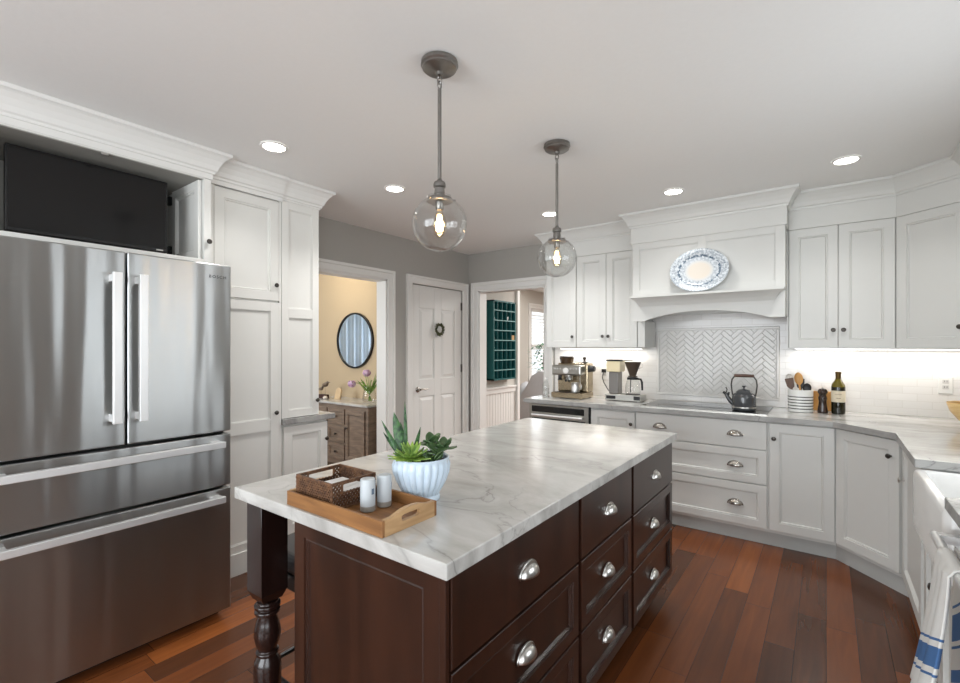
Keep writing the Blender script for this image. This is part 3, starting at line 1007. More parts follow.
# ================================================================ BACK RUN, UPPER
UY = 4.06
t = thing('upper_cabinet', 'white single-door upper cabinet above the espresso machine', 'cabinet', (-2.04, 4.2, 1.37))
b = MB(); b.box(-2.205, -1.885, UY, YB - .026, 1.39, 2.24); b.build('carcass', M['cabgrey'], t)
door(t, (-2.20, UY, 1.388), (1, 0, 0), .31, .846, M['cabgrey'], kn=(.28, .10))
t = thing('upper_cabinet', 'white two-door upper cabinet just left of the range hood', 'cabinet', (-1.6, 4.2, 1.37))
b = MB(); b.box(-1.883, -1.312, UY, YB - .026, 1.39, 2.24); b.build('carcass', M['cabgrey'], t)
door(t, (-1.878, UY, 1.388), (1, 0, 0), .281, .846, M['cabgrey'], kn=(.256, .10))
b = MB(); b.box(-1.311, -1.25, UY - .018, YB - .03, 1.39, 1.615); b.build('filler', M['cabgrey'], t, bevel=.002)
door(t, (-1.593, UY, 1.388), (1, 0, 0), .276, .846, M['cabgrey'], kn=(.024, .10))
t = thing('upper_cabinet', 'white two-door upper cabinet between range hood and angled corner', 'cabinet', (.07, 4.2, 1.37))
b = MB(); b.box(-.222, .366, UY, YB - .026, 1.385, 2.24); b.build('carcass', M['cabgrey'], t)
b = MB(); b.box(-.2305, -.2225, UY - .012, YB - .03, 1.385, 2.24); b.build('filler', M['cabgrey'], t)
door(t, (-.218, UY, 1.384), (1, 0, 0), .281, .85, M['cabgrey'], kn=(.256, .125))
door(t, (.068, UY, 1.384), (1, 0, 0), .292, .85, M['cabgrey'], kn=(.026, .125))
t = thing('corner_upper_cabinet', 'white angled corner upper cabinet with one knob, above the outlet', 'cabinet', (.6, 4.0, 1.37))
A2 = Vector((.372, UY)); B2 = Vector((.672, 3.812)); U2 = (B2 - A2).normalized()
b = MB(); b.prism([(A2.x, A2.y), (B2.x, B2.y), (.935, 3.812), (.935, YB - .026), (.372, YB - .026)], 1.385, 2.24); b.build('carcass', M['cabgrey'], t)
door(t, (A2.x + U2.x * .006, A2.y + U2.y * .006, 1.384), (U2.x, U2.y, 0), (B2 - A2).length - .012, .85, M['cabgrey'], kn=((B2 - A2).length - .045, .125))
t = thing('side_upper_cabinet', 'white upper cabinet on the right wall past the angled corner', 'cabinet', (.8, 3.4, 1.37))
b = MB(); b.box(.672, .935, 2.95, 3.795, 1.385, 2.24); b.build('carcass', M['cabgrey'], t)
door(t, (.672, 3.79, 1.384), (0, -1, 0), .415, .85, M['cabgrey'], kn=(.39, .125))
door(t, (.672, 3.37, 1.384), (0, -1, 0), .415, .85, M['cabgrey'], kn=(.025, .125))


# under-cabinet strip lights
def strip(x0, x1, y, label, p):
    t = thing('under_cabinet_light', label, 'light', ((x0 + x1) / 2, y, 1.383))
    b = MB(); b.box(x0, x1, y - .016, y + .016, 1.374, 1.3845); b.build('housing', M['nickel'], t)
    b = MB(); b.box(x0 + .01, x1 - .01, y - .012, y + .012, 1.371, 1.374); b.build('led_strip', M['strip'], t)
    area('strip_light', ((x0 + x1) / 2, y, 1.368), (0, 0, 0), x1 - x0, .03, p, (1, .95, .88))


strip(-2.17, -1.34, 4.27, 'thin lit strip under the cabinets above the coffee machines', 1.7)
strip(-.19, .84, 4.27, 'thin lit strip under the cabinets above the wine bottle', 1.9)

# range hood
t = thing('range_hood', 'white panelled range hood with arched bottom over the cooktop', 'hood', (-.765, 4.1, 1.6))
hx0, hx1, hy = -1.298, -.232, 3.885
b = MB()
b.box(hx0, hx0 + .02, hy, YB - .012, 1.62, 1.82); b.box(hx1 - .02, hx1, hy, YB - .012, 1.62, 1.82); b.box(hx0, hx1, hy, YB - .012, 1.82, 2.26)
b.build('body', M['cabgrey'], t)
b = MB(); hw = (hx1 - hx0)
b.T = frame((hx0, hy, 1.79), (1, 0, 0))
b.box(0, hw, -.009, 0, 0, .46)
xs = ((0, .057), (hw / 2 - .028, hw / 2 + .028), (hw - .057, hw))
for x0, x1 in xs: b.box(x0, x1, -.018, -.009, 0, .46)
for x0, x1 in ((.057, hw / 2 - .028), (hw / 2 + .028, hw - .057)):
    b.box(x0, x1, -.018, -.009, .403, .46); b.box(x0, x1, -.018, -.009, 0, .07)
    for (p0, p1, q0, q1) in ((x0, x1, .397, .403), (x0, x1, .07, .076), (x0, x0 + .006, .076, .397), (x1 - .006, x1, .076, .397)):
        b.box(p0, p1, -.0135, -.009, q0, q1)
b.build('front_panel', M['cabgrey'], t, bevel=.0012)
# valance with an arch cut into it
b = MB()
pts = [(hx0, hy - .018, 1.80), (hx1, hy - .018, 1.80), (hx1, hy - .018, 1.603), (hx1 - .10, hy - .018, 1.603)]
for i in range(21):
    u = i / 20
    pts.append((hx1 - .10 - (hx1 - hx0 - .20) * u, hy - .018, 1.606 + .066 * math.sin(PI * u) ** .8))
pts += [(hx0 + .10, hy - .018, 1.603), (hx0, hy - .018, 1.603)]
b.extrude(pts, (0, .03, 0))
b.build('arched_valance', M['cabgrey'], t)
# mantel shelf: cove that tapers back to the valance
b = MB()
rs = []
for ins, out, z in ((0, .105, 1.806), (0, .105, 1.79), (.012, .095, 1.786), (.03, .07, 1.772), (.045, .042, 1.75), (.06, .022, 1.722), (.066, .018, 1.70)):
    rs.append([(hx0 + ins, hy - out, z), (hx1 - ins, hy - out, z), (hx1 - ins, hy - .01, z), (hx0 + ins, hy - .01, z)])
b.rings(rs)
b.build('mantel_shelf', M['cabgrey'], t)
b = MB(); b.box(hx0 + .06, hx1 - .06, hy + .03, YB - .015, 1.672, 1.70); b.build('filter', M['steel_app'], t)

# backsplash
t = thing('tile_backsplash', 'white subway tile backsplash with framed herringbone inset behind the cooktop', 'backsplash', (-.8, YB, .915))
b = MB(); b.box(-2.275, .94, YB - .010, YB - .0005, .915, 1.40); b.box(-1.31, -.225, YB - .010, YB - .0005, 1.40, 1.82)
b.build('subway_tile', M['tile'], t)
px0, px1, pz0, pz1 = -1.215, -.318, .985, 1.535
b = MB()
for x0, x1, z0, z1 in ((px0 - .022, px1 + .022, pz1, pz1 + .022), (px0 - .022, px1 + .022, pz0 - .022, pz0), (px0 - .022, px0, pz0, pz1), (px1, px1 + .022, pz0, pz1)):
    b.box(x0, x1, YB - .024, YB - .009, z0, z1)
b.build('frame', M['herr'], t, bevel=.006, seg=3)
b = MB(); b.box(px0, px1, YB - .0115, YB - .0095, pz0, pz1); b.build('grout', M['grout'], t)
# herringbone tiles, clipped to the panel
Lt, Wt = .105, .035
bm = bmesh.new()
s2 = math.sqrt(.5)
def tile(cx_, cz_, horiz):
    hw, hh = (Lt / 2, Wt / 2) if horiz else (Wt / 2, Lt / 2)
    g = .0013
    out = []
    for ins, d in ((g, 0), (g, .004), (g + .0025, .006)):
        ring = []
        for sx_, sz_ in ((-1, -1), (1, -1), (1, 1), (-1, 1)):
            a, c = cx_ + sx_ * (hw - ins), cz_ + sz_ * (hh - ins)
            ring.append(bm.verts.new((px0 + .45 + (a - c) * s2, YB - .0115 - d, 1.26 + (a + c) * s2)))
        out.append(ring)
    for r0, r1 in zip(out, out[1:]):
        for i in range(4):
            bm.faces.new((r0[i], r0[(i + 1) % 4], r1[(i + 1) % 4], r1[i]))
    bm.faces.new(out[-1])
for i in range(-40, 41):
    for j in range(-14, 15):
        ox_ = i * Wt + j * (Lt + Wt) * .5 * 0 + j * Lt
        # standard block herringbone on a 45 degree grid
        x = i * Wt + j * Lt; z = i * Wt - j * Lt
        for hx, hz, hor in ((x + Lt / 2, z + Wt / 2, True), (x + Wt / 2, z + Wt + Lt / 2, False)):
            rx = px0 + .45 + (hx - hz) * s2; rz = 1.26 + (hx + hz) * s2
            if px0 - .06 < rx < px1 + .06 and pz0 - .06 < rz < pz1 + .06:
                tile(hx, hz, hor)
for co, no in (((px0, 0, 0), (-1, 0, 0)), ((px1, 0, 0), (1, 0, 0)), ((0, 0, pz0), (0, 0, -1)), ((0, 0, pz1), (0, 0, 1))):
    bmesh.ops.bisect_plane(bm, geom=bm.verts[:] + bm.edges[:] + bm.faces[:], plane_co=co, plane_no=no, clear_outer=True)
hb = MB(); hb.bm.free(); hb.bm = bm
hb.build('herringbone_panel', M['herr'], t)


# outlets
def outlet(x, z, label):
    t = thing('outlet', label, 'outlet', (x, YB - .01, z))
    b = MB(); b.T = frame((x - .036, YB - .010, z - .058), (1, 0, 0)); b.panel(.072, .116, [(0, 0), (0, .003), (.004, .006)]); b.build('cover_plate', M['trim'], t)
    for dz in (-.026, .012):
        b = MB(); b.box(x - .016, x + .016, YB - .0185, YB - .0155, z + dz, z + dz + .026); o = b.build('socket', mat('socket_white', (200, 198, 194), .4), t, bevel=.004) if dz < 0 else b.build('socket', bpy.data.materials['socket_white'], t, bevel=.004)
        b = MB()
        for xx in (-.007, .005): b.box(x + xx, x + xx + .0025, YB - .0192, YB - .0183, z + dz + .009, z + dz + .019)
        b.build('slot', M['black'], o)
    return t


outlet(.642, 1.135, 'white wall outlet on the tile under the angled corner cabinet')
outlet(-1.735, 1.135, 'white wall outlet with black plug between the coffee machines')

# cooktop
t = thing('cooktop', 'black glass induction cooktop set in the back counter', 'cooktop', (-.76, 4.05, .914))
b = MB(); b.box(-1.215, -.335, 3.79, 4.30, .9142, .920); b.build('glass', M['blackglass'], t, bevel=.002)
b = MB(); b.box(-1.218, -.332, 3.782, 3.79, .9142, .921); b.build('front_trim', M['steel_app'], t, bevel=.001)
b = MB()
for cx_, cy_, r_ in ((-1.02, 3.94, .09), (-1.02, 4.17, .075), (-.53, 4.17, .085), (-.76, 4.08, .11)):
    b.lathe([(r_, .9201), (r_, .9204), (r_ - .003, .9204), (r_ - .003, .9201)], (cx_, cy_, 0), 36, cap=False)
b.build('burner_ring', mat('ring_grey', (90, 90, 92), .2), t)

# ================================================================ LIGHTS
def pendant(x, y, zc, label):
    t = thing('pendant_light', label, 'light', (x, y, H), 0, None)
    b = MB(); b.lathe([(.055, H - .0005), (.070, H - .004), (.072, H - .018), (.066, H - .024), (.066, H - .030), (.058, H - .036), (.02, H - .040), (.014, H - .044), (.013, H - .056), (.006, H - .06)], (x, y, 0), 32)
    b.build('canopy', M['pendantmetal'], t, smooth=True)
    b = MB()
    for dz, ax in ((-.072, 0), (-.092, 1)):
        lk = [(.0095 * math.cos(a) if ax == 0 else 0, .0095 * math.cos(a) if ax == 1 else 0, .015 * math.sin(a)) for a in [2 * PI * i / 14 for i in range(15)]]
        b.tube([(x + p[0], y + p[1], H + dz + p[2]) for p in lk], .003, 6, cap=False)
    b.build('chain_link', M['pendantmetal'], t, smooth=True)
    zs = zc + .165
    b = MB(); b.lathe([(.004, H - .105), (.0075, H - .108), (.0075, zs), (.004, zs - .002)], (x, y, 0), 14); b.build('rod', M['pendantmetal'], t, smooth=True)
    b = MB(); b.lathe([(.009, zs + .006), (.012, zs), (.021, zs - .005), (.024, zs - .014), (.024, zs - .024), (.019, zs - .028), (.021, zs - .05), (.019, zs - .052), (.019, zs - .062), (.026, zs - .066)], (x, y, 0), 24); b.build('socket', M['pendantmetal'], t, smooth=True)
    zk = zs - .066
    b = MB(); b.lathe([(.02, zk + .004), (.046, zk), (.049, zk - .004), (.049, zk - .014), (.044, zk - .016), (.02, zk - .012)], (x, y, 0), 28)
    for k in range(3):
        a = 2 * PI * k / 3 + .6
        b.tube([(x + .047 * math.cos(a), y + .047 * math.sin(a), zk - .010), (x + .062 * math.cos(a), y + .062 * math.sin(a), zk - .010)], .004, 8)
    b.build('collar', M['pendantmetal'], t, smooth=True)
    b = MB(); R_ = .104
    th0 = math.asin(.044 / R_)
    pr = []
    for i in range(29):
        th = th0 + (PI - th0) * i / 28
        pr.append((max(R_ * math.sin(th), .0005), zc + R_ * math.cos(th)))
    b.lathe([(.044, zc + R_ * math.cos(th0) + .012)] + pr, (x, y, 0), 40, cap=False)
    b.build('globe', M['glass'], t, smooth=True, solid=.003)
    b = MB(); b.lathe([(.016, zk - .012), (.016, zk - .042), (.013, zk - .046)], (x, y, 0), 16); b.build('lamp_holder', M['pendantmetal'], t, smooth=True)
    zb = zk - .046
    b = MB(); b.lathe([(.012, zb), (.014, zb - .01), (.022, zb - .03), (.028, zb - .055), (.027, zb - .075), (.018, zb - .095), (.004, zb - .105)], (x, y, 0), 20, cap=False)
    bl = b.build('bulb', M['bulb'], t, smooth=True)
    b = MB()
    for k in range(8):
        a = 2 * PI * k / 8
        b.tube([(x + .006 * math.cos(a), y + .006 * math.sin(a), zb - .018), (x + .011 * math.cos(a), y + .011 * math.sin(a), zb - .08)], .0022, 6)
    b.build('filament', M['filament'], bl)
    l = bpy.data.lights.new('pendant_bulb', 'POINT'); l.energy = .8; l.color = (1, .76, .50); l.shadow_soft_size = .02
    o = bpy.data.objects.new('pendant_bulb', l); COL.objects.link(o); o.location = (x, y, zb - .05)


pendant(-1.196, 1.345, 1.864, 'nearer clear glass globe pendant over the island')
pendant(-1.172, 2.270, 1.873, 'farther clear glass globe pendant over the island')

for i, (x, y, lab) in enumerate(((-2.43, 1.375, 'recessed ceiling light in front of the pantry crown'), (-2.40, 2.235, 'recessed ceiling light left of the nearer pendant'),
                                 (-1.83, 3.42, 'recessed ceiling light beside the farther pendant rod'), (-.867, 3.446, 'recessed ceiling light in front of the range hood'),
                                 (.094, 3.471, 'recessed ceiling light before the right upper cabinets'))):
    if i == 0:
        r0 = thing('recessed_light', lab, 'light', (0, 0, 0), 0, 'recessed ceiling lights')
        b = MB(); b.lathe([(.072, -.0005), (.070, -.005), (.058, -.008), (.056, -.004), (.054, -.0005)], (0, 0, 0), 36, cap=False); b.build('trim_ring', M['trim'], r0, smooth=True)
        b = MB(); b.lathe([(.0555, -.001), (.0555, -.005), (.045, -.0065), (.01, -.007)], (0, 0, 0), 32); b.build('lens', M['led'], r0, smooth=True)
        r0.location = (x, y, H)
    else:
        tree_copy(r0, (x, y, H), None, lab)
    l = bpy.data.lights.new('downlight', 'SPOT'); l.energy = (14, 42, 40, 14, 14)[i]; l.color = (1, .99, .98); l.spot_size = math.radians(125); l.spot_blend = .8; l.shadow_soft_size = .06
    o = bpy.data.objects.new('downlight', l); COL.objects.link(o); o.location = (x, y, H - .02)

# ================================================================ ISLAND TOP
ZT = .9145
M['tray'] = grain_wood('tray_wood', (104, 68, 36), (152, 106, 60), (4, 40, 30), .5)
M['tray_end'] = grain_wood('tray_end_wood', (158, 122, 82), (198, 162, 118), (30, 4, 30), .5)
t = thing('serving_tray', 'rectangular brown wooden tray with cut-out handles on the island', 'tray', (-1.095, .883, ZT))
tx0, tx1, ty0, ty1 = -1.312, -.886, .783, .984
b = MB(); b.box(tx0 + .012, tx1 - .012, ty0 + .009, ty1 - .009, ZT, ZT + .009); b.build('bottom', M['tray'], t)
for y0, y1 in ((ty0, ty0 + .009), (ty1 - .009, ty1)):
    b = MB(); b.box(tx0, tx1, y0, y1, ZT, ZT + .042); b.build('side', M['tray'], t, bevel=.0015)
for x0, x1 in ((tx0, tx0 + .012), (tx1 - .012, tx1)):
    b = MB()
    cy_, hz = (ty0 + ty1) / 2, .031
    hy_ = (ty1 - ty0) / 2 - .009
    ring_o, ring_i = [], []
    for i in range(40):
        a = 2 * PI * i / 40
        ca, sa = math.cos(a), math.sin(a)
        k = 1 / max(abs(ca), abs(sa))
        oy, oz = ca * k * hy_, sa * k
        if oz > 0: zz = ZT + hz + oz * (.012 + .012 * math.exp(-(oy / .05) ** 4))
        else: zz = ZT + hz + oz * hz
        ring_o.append((cy_ + oy, zz))
        ring_i.append((cy_ + .034 * max(-1, min(1, 1.15 * ca)), ZT + hz + .0085 * max(-1, min(1, 1.3 * sa))))
    R = [[(x0, y, z) for y, z in ring_o], [(x0, y, z) for y, z in ring_i], [(x1, y, z) for y, z in ring_i], [(x1, y, z) for y, z in ring_o], [(x0, y, z) for y, z in ring_o]]
    b.rings(R, False, False)
    bmesh.ops.remove_doubles(b.bm, verts=b.bm.verts[:], dist=1e-6)
    b.build('end_board', M['tray_end'], t)

# woven basket with napkins
M['rattan'] = grain_wood('brown_rattan', (66, 42, 30), (122, 86, 58), (60, 60, 60), .55)
t = thing('woven_basket', 'dark brown open-weave basket with slot handles on the tray', 'basket', (-1.208, .8835, ZT + .0095))
bw, bd, bh = .178, .160, .080
def weave(b, fr_, w, h, hole):
    b.T = fr_
    def strip_(p, q):
        d = (Vector(q) - Vector(p)).normalized(); n = Vector((-d.z, 0, d.x)) * .0021
        c = [Vector(p) + n, Vector(q) + n, Vector(q) - n, Vector(p) - n]
        off = Vector((0, .0018, 0))
        b.rings([[v - off for v in c], [v + off for v in c]])
    def clipseg(x0, z0, x1, z1):
        # split the slanted strip at the slot opening
        N = 30; run = None
        for i in range(N + 1):
            u = i / N; x = x0 + (x1 - x0) * u; z = z0 + (z1 - z0) * u
            inside = 0 <= x <= w and 0 <= z <= h and not (hole and hole[0] < x < hole[1] and hole[2] < z < hole[3])
            if inside and run is None: run = (x, z)
            if (not inside or i == N) and run is not None:
                if abs(x - run[0]) > .004: strip_((run[0], 0, run[1]), (x, 0, z))
                run = None
    k = -h
    while k < w:
        clipseg(k, 0, k + h * .85, h); clipseg(k + h * .85, 0, k, h); k += .0118
    if hole:
        x0, x1, z0, z1 = hole
        for (a0, a1, c0, c1) in ((x0 - .004, x1 + .004, z0 - .004, z0), (x0 - .004, x1 + .004, z1, z1 + .004), (x0 - .004, x0, z0, z1), (x1, x1 + .004, z0, z1)):
            b.box(a0, a1, -.003, .003, c0, c1)
rot = -math.radians(.5)
base = Matrix.Translation((-1.208, .8835, ZT + .0095)) @ Matrix.Rotation(rot, 4, 'Z')
b = MB()
for ang, w, dist, hole in ((0, bw, bd / 2, None), (PI, bw, bd / 2, None), (PI / 2, bd, bw / 2, (.04, bd - .03, .045, .068)), (-PI / 2, bd, bw / 2, (.03, bd - .04, .045, .068))):
    weave(b, base @ Matrix.Rotation(ang, 4, 'Z') @ Matrix.Translation((-w / 2, -dist + .003, .002)), w, bh - .004, hole)
b.build('weave', M['rattan'], t)
b = MB(); b.T = base
for z0, z1, th in ((0, .006, .005), (bh - .006, bh, .006)):
    b.box(-bw / 2, bw / 2, -bd / 2, -bd / 2 + th, z0, z1); b.box(-bw / 2, bw / 2, bd / 2 - th, bd / 2, z0, z1)
    b.box(-bw / 2, -bw / 2 + th, -bd / 2 + th, bd / 2 - th, z0, z1); b.box(bw / 2 - th, bw / 2, -bd / 2 + th, bd / 2 - th, z0, z1)
for sx_ in (-1, 1):
    for sy_ in (-1, 1):
        b.box(sx_ * bw / 2 - (.006 if sx_ > 0 else 0), sx_ * bw / 2 + (0 if sx_ > 0 else .006), sy_ * bd / 2 - (.006 if sy_ > 0 else 0), sy_ * bd / 2 + (0 if sy_ > 0 else .006), .006, bh - .006)
b.build('frame', M['rattan'], t, bevel=.001)
b = MB(); b.T = base; b.box(-bw / 2 + .005, bw / 2 - .005, -bd / 2 + .005, bd / 2 - .005, .0005, .003); b.build('bottom', M['rattan'], t)
M['paper'] = mat('white_paper', (232, 231, 228), .8, noise=.02, nscale=30)
b = MB(); b.T = base @ Matrix.Rotation(.12, 4, 'Z')
for k in range(7):
    a = random.uniform(-.03, .03); b.T = base @ Matrix.Translation((.01, 0, 0)) @ Matrix.Rotation(a, 4, 'Z'); b.box(-.066, .066, -.062, .062, .0035 + k * .0062, .0088 + k * .0062)
b.T = base @ Matrix.Translation((.012, .0, .0468))
b.rings([[(-.05, -.04, .0), (.05, -.045, .0), (.03, .05, .0)], [(-.03, -.02, .012), (.03, -.03, .020), (.02, .03, .008)]])
tag(b.build('napkin_stack', M['paper'], bevel=.001), 'white paper napkins inside the dark woven basket', 'napkins')

# two ceramic shakers
cer = stripe_mat('two_tone_glaze', (184, 190, 194), (140, 136, 129), 2, [(-1, .016)], .35)
b = MB(); b.lathe([(.019, 0), (.0212, .002), (.0215, .086), (.020, .091), (.012, .0925), (.004, .0925)], (0, 0, 0), 28)
o = tag(b.build('ceramic_shaker', cer, smooth=True), 'pale ceramic shaker with grey base, nearer one on the wooden tray', 'shaker', 'ceramic shakers on the tray')
o.location = (-1.052, .876, ZT + .0095)
b = MB(); b.box(.019, .0222, -.004, .004, .050, .066); b.build('label_tab', mat('slate_blue', (92, 108, 126), .6), o)
c = tree_copy(o, (-1.046, .932, ZT + .0095), 1.2, 'pale ceramic shaker with grey base, farther one next to the planter')

# planter
def blade(b, base, tip, w, bend, side, th=.0016, n=8, fold=.25, shape=1):
    p0, p1 = Vector(base), Vector(tip); d = p1 - p0
    side = Vector(side).normalized(); nrm = d.cross(side).normalized()
    rs = []
    for i in range(n + 1):
        u = i / n
        c = p0 + d * u + nrm * bend * math.sin(PI * u * .5) * u
        if shape == 1: ww = w * (math.sin(PI * (.18 + .82 * u)) ** .8 if u < 1 else .02)
        else: ww = w * max(.04, math.sin(PI * min(.98, .05 + .93 * u)) ** .6)
        ww = max(ww, w * .03)
        rs.append([c - side * ww + nrm * ww * fold, c + nrm * th, c + side * ww + nrm * ww * fold, c + side * ww * .98 + nrm * (ww * fold - th), c - nrm * th, c - side * ww * .98 + nrm * (ww * fold - th)])
    b.rings(rs)

pc = Vector((-1.024, 1.066, ZT))
t = thing('planter', 'fluted pale blue-white ceramic pot of succulents on the island', 'plant', tuple(pc))
b = MB(); pr = [(.052, 0), (.058, .002), (.059, .012), (.055, .018), (.060, .030), (.075, .058), (.086, .090), (.088, .112), (.0865, .124), (.088, .131), (.085, .134), (.080, .130), (.078, .112), (.02, .108)]
rs = []
for r_, z in pr:
    fl = .085 if .02 < z < .12 and r_ > .05 else .0
    rs.append([(pc.x + r_ * (1 + fl * (abs(math.cos(11 * 2 * PI * i / 132)) - .5)) * math.cos(2 * PI * i / 132), pc.y + r_ * (1 + fl * (abs(math.cos(11 * 2 * PI * i / 132)) - .5)) * math.sin(2 * PI * i / 132), pc.z + z) for i in range(132)])
b.rings(rs)
b.build('pot', mat('pale_blue_glaze', (198, 213, 226), .25, noise=.02, nscale=12, coat=.3), t, smooth=True)
b = MB(); b.lathe([(.077, pc.z + .110), (.076, pc.z + .118), (.03, pc.z + .124), (.003, pc.z + .122)], (pc.x, pc.y, 0), 32); b.build('soil', mat('potting_soil', (52, 38, 28), .95, noise=.4, nscale=120, bump=1), t)
def leafy(name, a, c, sc):
    m, nt, bs = base_mat(name)
    tc = nd(nt, 'ShaderNodeTexCoord'); n = nd(nt, 'ShaderNodeTexNoise'); n.inputs['Scale'].default_value = sc; n.inputs['Detail'].default_value = 4; n.inputs['Distortion'].default_value = 1
    nt.links.new(tc.outputs['Object'], n.inputs['Vector']); r = ramp(nt, [(.35, lin(a)), (.65, lin(c))]); nt.links.new(n.outputs['Fac'], r.inputs[0]); nt.links.new(r.outputs[0], bs.inputs['Base Color'])
    bs.inputs['Roughness'].default_value = .42
    return m
M['snake'] = leafy('snake_plant_leaf', (16, 44, 26), (70, 110, 62), 60)
M['aloe'] = leafy('lime_succulent_leaf', (74, 112, 40), (140, 166, 74), 30)
M['jade'] = leafy('jade_leaf', (46, 74, 40), (92, 116, 74), 25)
RV = Vector((math.cos(YAW), math.sin(YAW), 0)); FV = Vector((-math.sin(YAW), math.cos(YAW), 0))
def pp(r, f, z): return pc + RV * r + FV * f + Vector((0, 0, z))
for (r0, f0, r1, f1, z1, w, bn) in ((-.052, .010, -.088, .015, .268, .0185, .012), (-.050, .02, -.058, .03, .304, .0062, -.006), (-.055, .0, -.124, .0, .246, .0080, .022), (-.056, .01, -.122, .015, .208, .0080, .024), (-.03, .02, -.010, .03, .222, .0075, -.02), (-.05, .03, -.07, .03, .235, .009, .01)):
    b = MB(); blade(b, pp(r0, f0, .112), pp(r1, f1, z1), w, bn, RV + FV * .3, fold=.3); b.build('snake_plant_leaf', M['snake'], t, smooth=True)
b = MB()
for k in range(30):
    a = 2 * PI * k / 12 + (k // 12) * .28; L_ = .074 if k < 12 else .058
    el = .22 if k < 12 else .62 if k < 24 else 1.1
    dv = RV * math.cos(a) * math.cos(el) + FV * math.sin(a) * math.cos(el) + Vector((0, 0, math.sin(el)))
    blade(b, pp(-.026, -.036, .132), pp(-.026, -.036, .132) + dv * L_, .0095, .006, dv.cross(Vector((0, 0, 1))), .002, fold=.4)
b.build('lime_rosette', M['aloe'], t, smooth=True)
b = MB(); rng = random.Random(3)
for (cr, cf, cz, n_, R_) in ((.050, -.02, .145, 10, .044), (.030, .02, .165, 9, .044), (.068, .012, .150, 10, .044), (.045, -.045, .128, 8, .038)):
    b.tube([pp(cr * .8, cf, .112), pp(cr, cf, cz)], .003, 6)
    for k in range(n_):
        a = 2 * PI * k / n_ * 1.6 + rng.random(); el = rng.uniform(.1, 1.1)
        dv = RV * math.cos(a) * math.cos(el) + FV * math.sin(a) * math.cos(el) + Vector((0, 0, math.sin(el)))
        blade(b, pp(cr, cf, cz) + dv * .005, pp(cr, cf, cz) + dv * R_, .0155, .005, dv.cross(Vector((0, 0, 1))), .0028, fold=.12, shape=2)
b.build('jade_rosettes', M['jade'], t, smooth=True)

# ================================================================ BACK COUNTER OBJECTS
CT = .9145
M['champagne'] = steel('champagne_steel', (180, 165, 140), .26)
# espresso machine
ex, ey = -1.93, 4.055
t = thing('espresso_machine', 'champagne steel espresso machine with gauge and milk jug platform', 'espresso machine', (ex, ey, CT))
b = MB(); b.box(ex - .155, ex + .155, ey - .135, ey + .125, CT + .008, CT + .055); 
for sx_ in (-.13, .13):
    for sy_ in (-.11, .10): b.lathe([(.015, CT), (.015, CT + .009)], (ex + sx_, ey + sy_, 0), 12)
b.build('drip_base', M['champagne'], t, bevel=.006)
b = MB(); b.box(ex - .12, ex + .10, ey - .128, ey - .01, CT + .055, CT + .059); b.build('drip_grille', M['black'], t)
b = MB(); b.box(ex - .155, ex + .155, ey + .0, ey + .125, CT + .055, CT + .325); b.build('body', M['champagne'], t, bevel=.012, seg=3)
b = MB(); b.box(ex - .16, ex + .135, ey - .115, ey + .0, CT + .215, CT + .310); hd = b.build('control_head', M['steel_app'], t, bevel=.014, seg=3)
b = MB(); b.lathe([(.028, -.116), (.028, -.121), (.024, -.1215), (.005, -.1215)], (0, 0, 0), 24, axis='y'); b.bm.transform(Matrix.Translation((ex - .012, ey, CT + .258))); b.build('gauge', M['trim'], hd, smooth=True)
for x in (-.125, -.098, -.071, .035, .062, .089):
    b = MB(); b.lathe([(.009, -.114), (.009, -.120), (.003, -.121)], (0, 0, 0), 14, axis='y'); b.bm.transform(Matrix.Translation((ex + x, ey, CT + .275))); b.build('button', M['nickel'], hd, smooth=True)
b = MB(); b.lathe([(.034, CT + .215), (.034, CT + .198), (.030, CT + .190)], (ex - .005, ey - .06, 0), 24); b.lathe([(.033, CT + .192), (.033, CT + .172), (.024, CT + .165), (.01, CT + .150)], (ex - .005, ey - .06, 0), 24); b.build('group_head', M['nickel'], t, smooth=True)
b = MB(); b.tube([(ex - .005, ey - .09, CT + .182), (ex + .01, ey - .14, CT + .178), (ex + .03, ey - .20, CT + .172)], [.009, .012, .010], 12); b.build('portafilter_handle', M['black'], t, smooth=True)
b = MB(); b.lathe([(.018, CT + .215), (.018, CT + .175), (.026, CT + .165)], (ex - .10, ey - .06, 0), 16); b.build('grinder_spout', M['black'], t, smooth=True)
b = MB(); b.tube([(ex + .105, ey - .06, CT + .215), (ex + .11, ey - .075, CT + .17), (ex + .125, ey - .09, CT + .09)], .005, 8); b.build('steam_wand', M['nickel'], t, smooth=True)
b = MB(); b.lathe([(.03, 0), (.0335, .004), (.026, .05), (.024, .055)], (0, 0, 0), 20, axis='x'); b.bm.transform(Matrix.Translation((ex + .155, ey + .03, CT + .275))); b.build('steam_dial', M['black'], t, smooth=True)
b = MB(); b.lathe([(.055, CT + .325), (.062, CT + .335), (.070, CT + .375), (.066, CT + .379)], (ex - .085, ey + .055, 0), 24); b.build('bean_hopper', mat('smoked_plastic', (66, 50, 36), .15, noise=.1), t, smooth=True)
b = MB(); b.lathe([(.067, CT + .379), (.066, CT + .388), (.01, CT + .390)], (ex - .085, ey + .055, 0), 24); b.build('hopper_lid', M['black'], t, smooth=True)
b = MB()
for (p, q) in (((.02, .0), (.15, .0)), ((.15, .0), (.15, .115)), ((.15, .115), (.02, .115))): b.tube([(ex + p[0], ey + p[1] + .005, CT + .337), (ex + q[0], ey + q[1] + .005, CT + .337)], .004, 8)
b.build('cup_rail', M['nickel'], t, smooth=True)
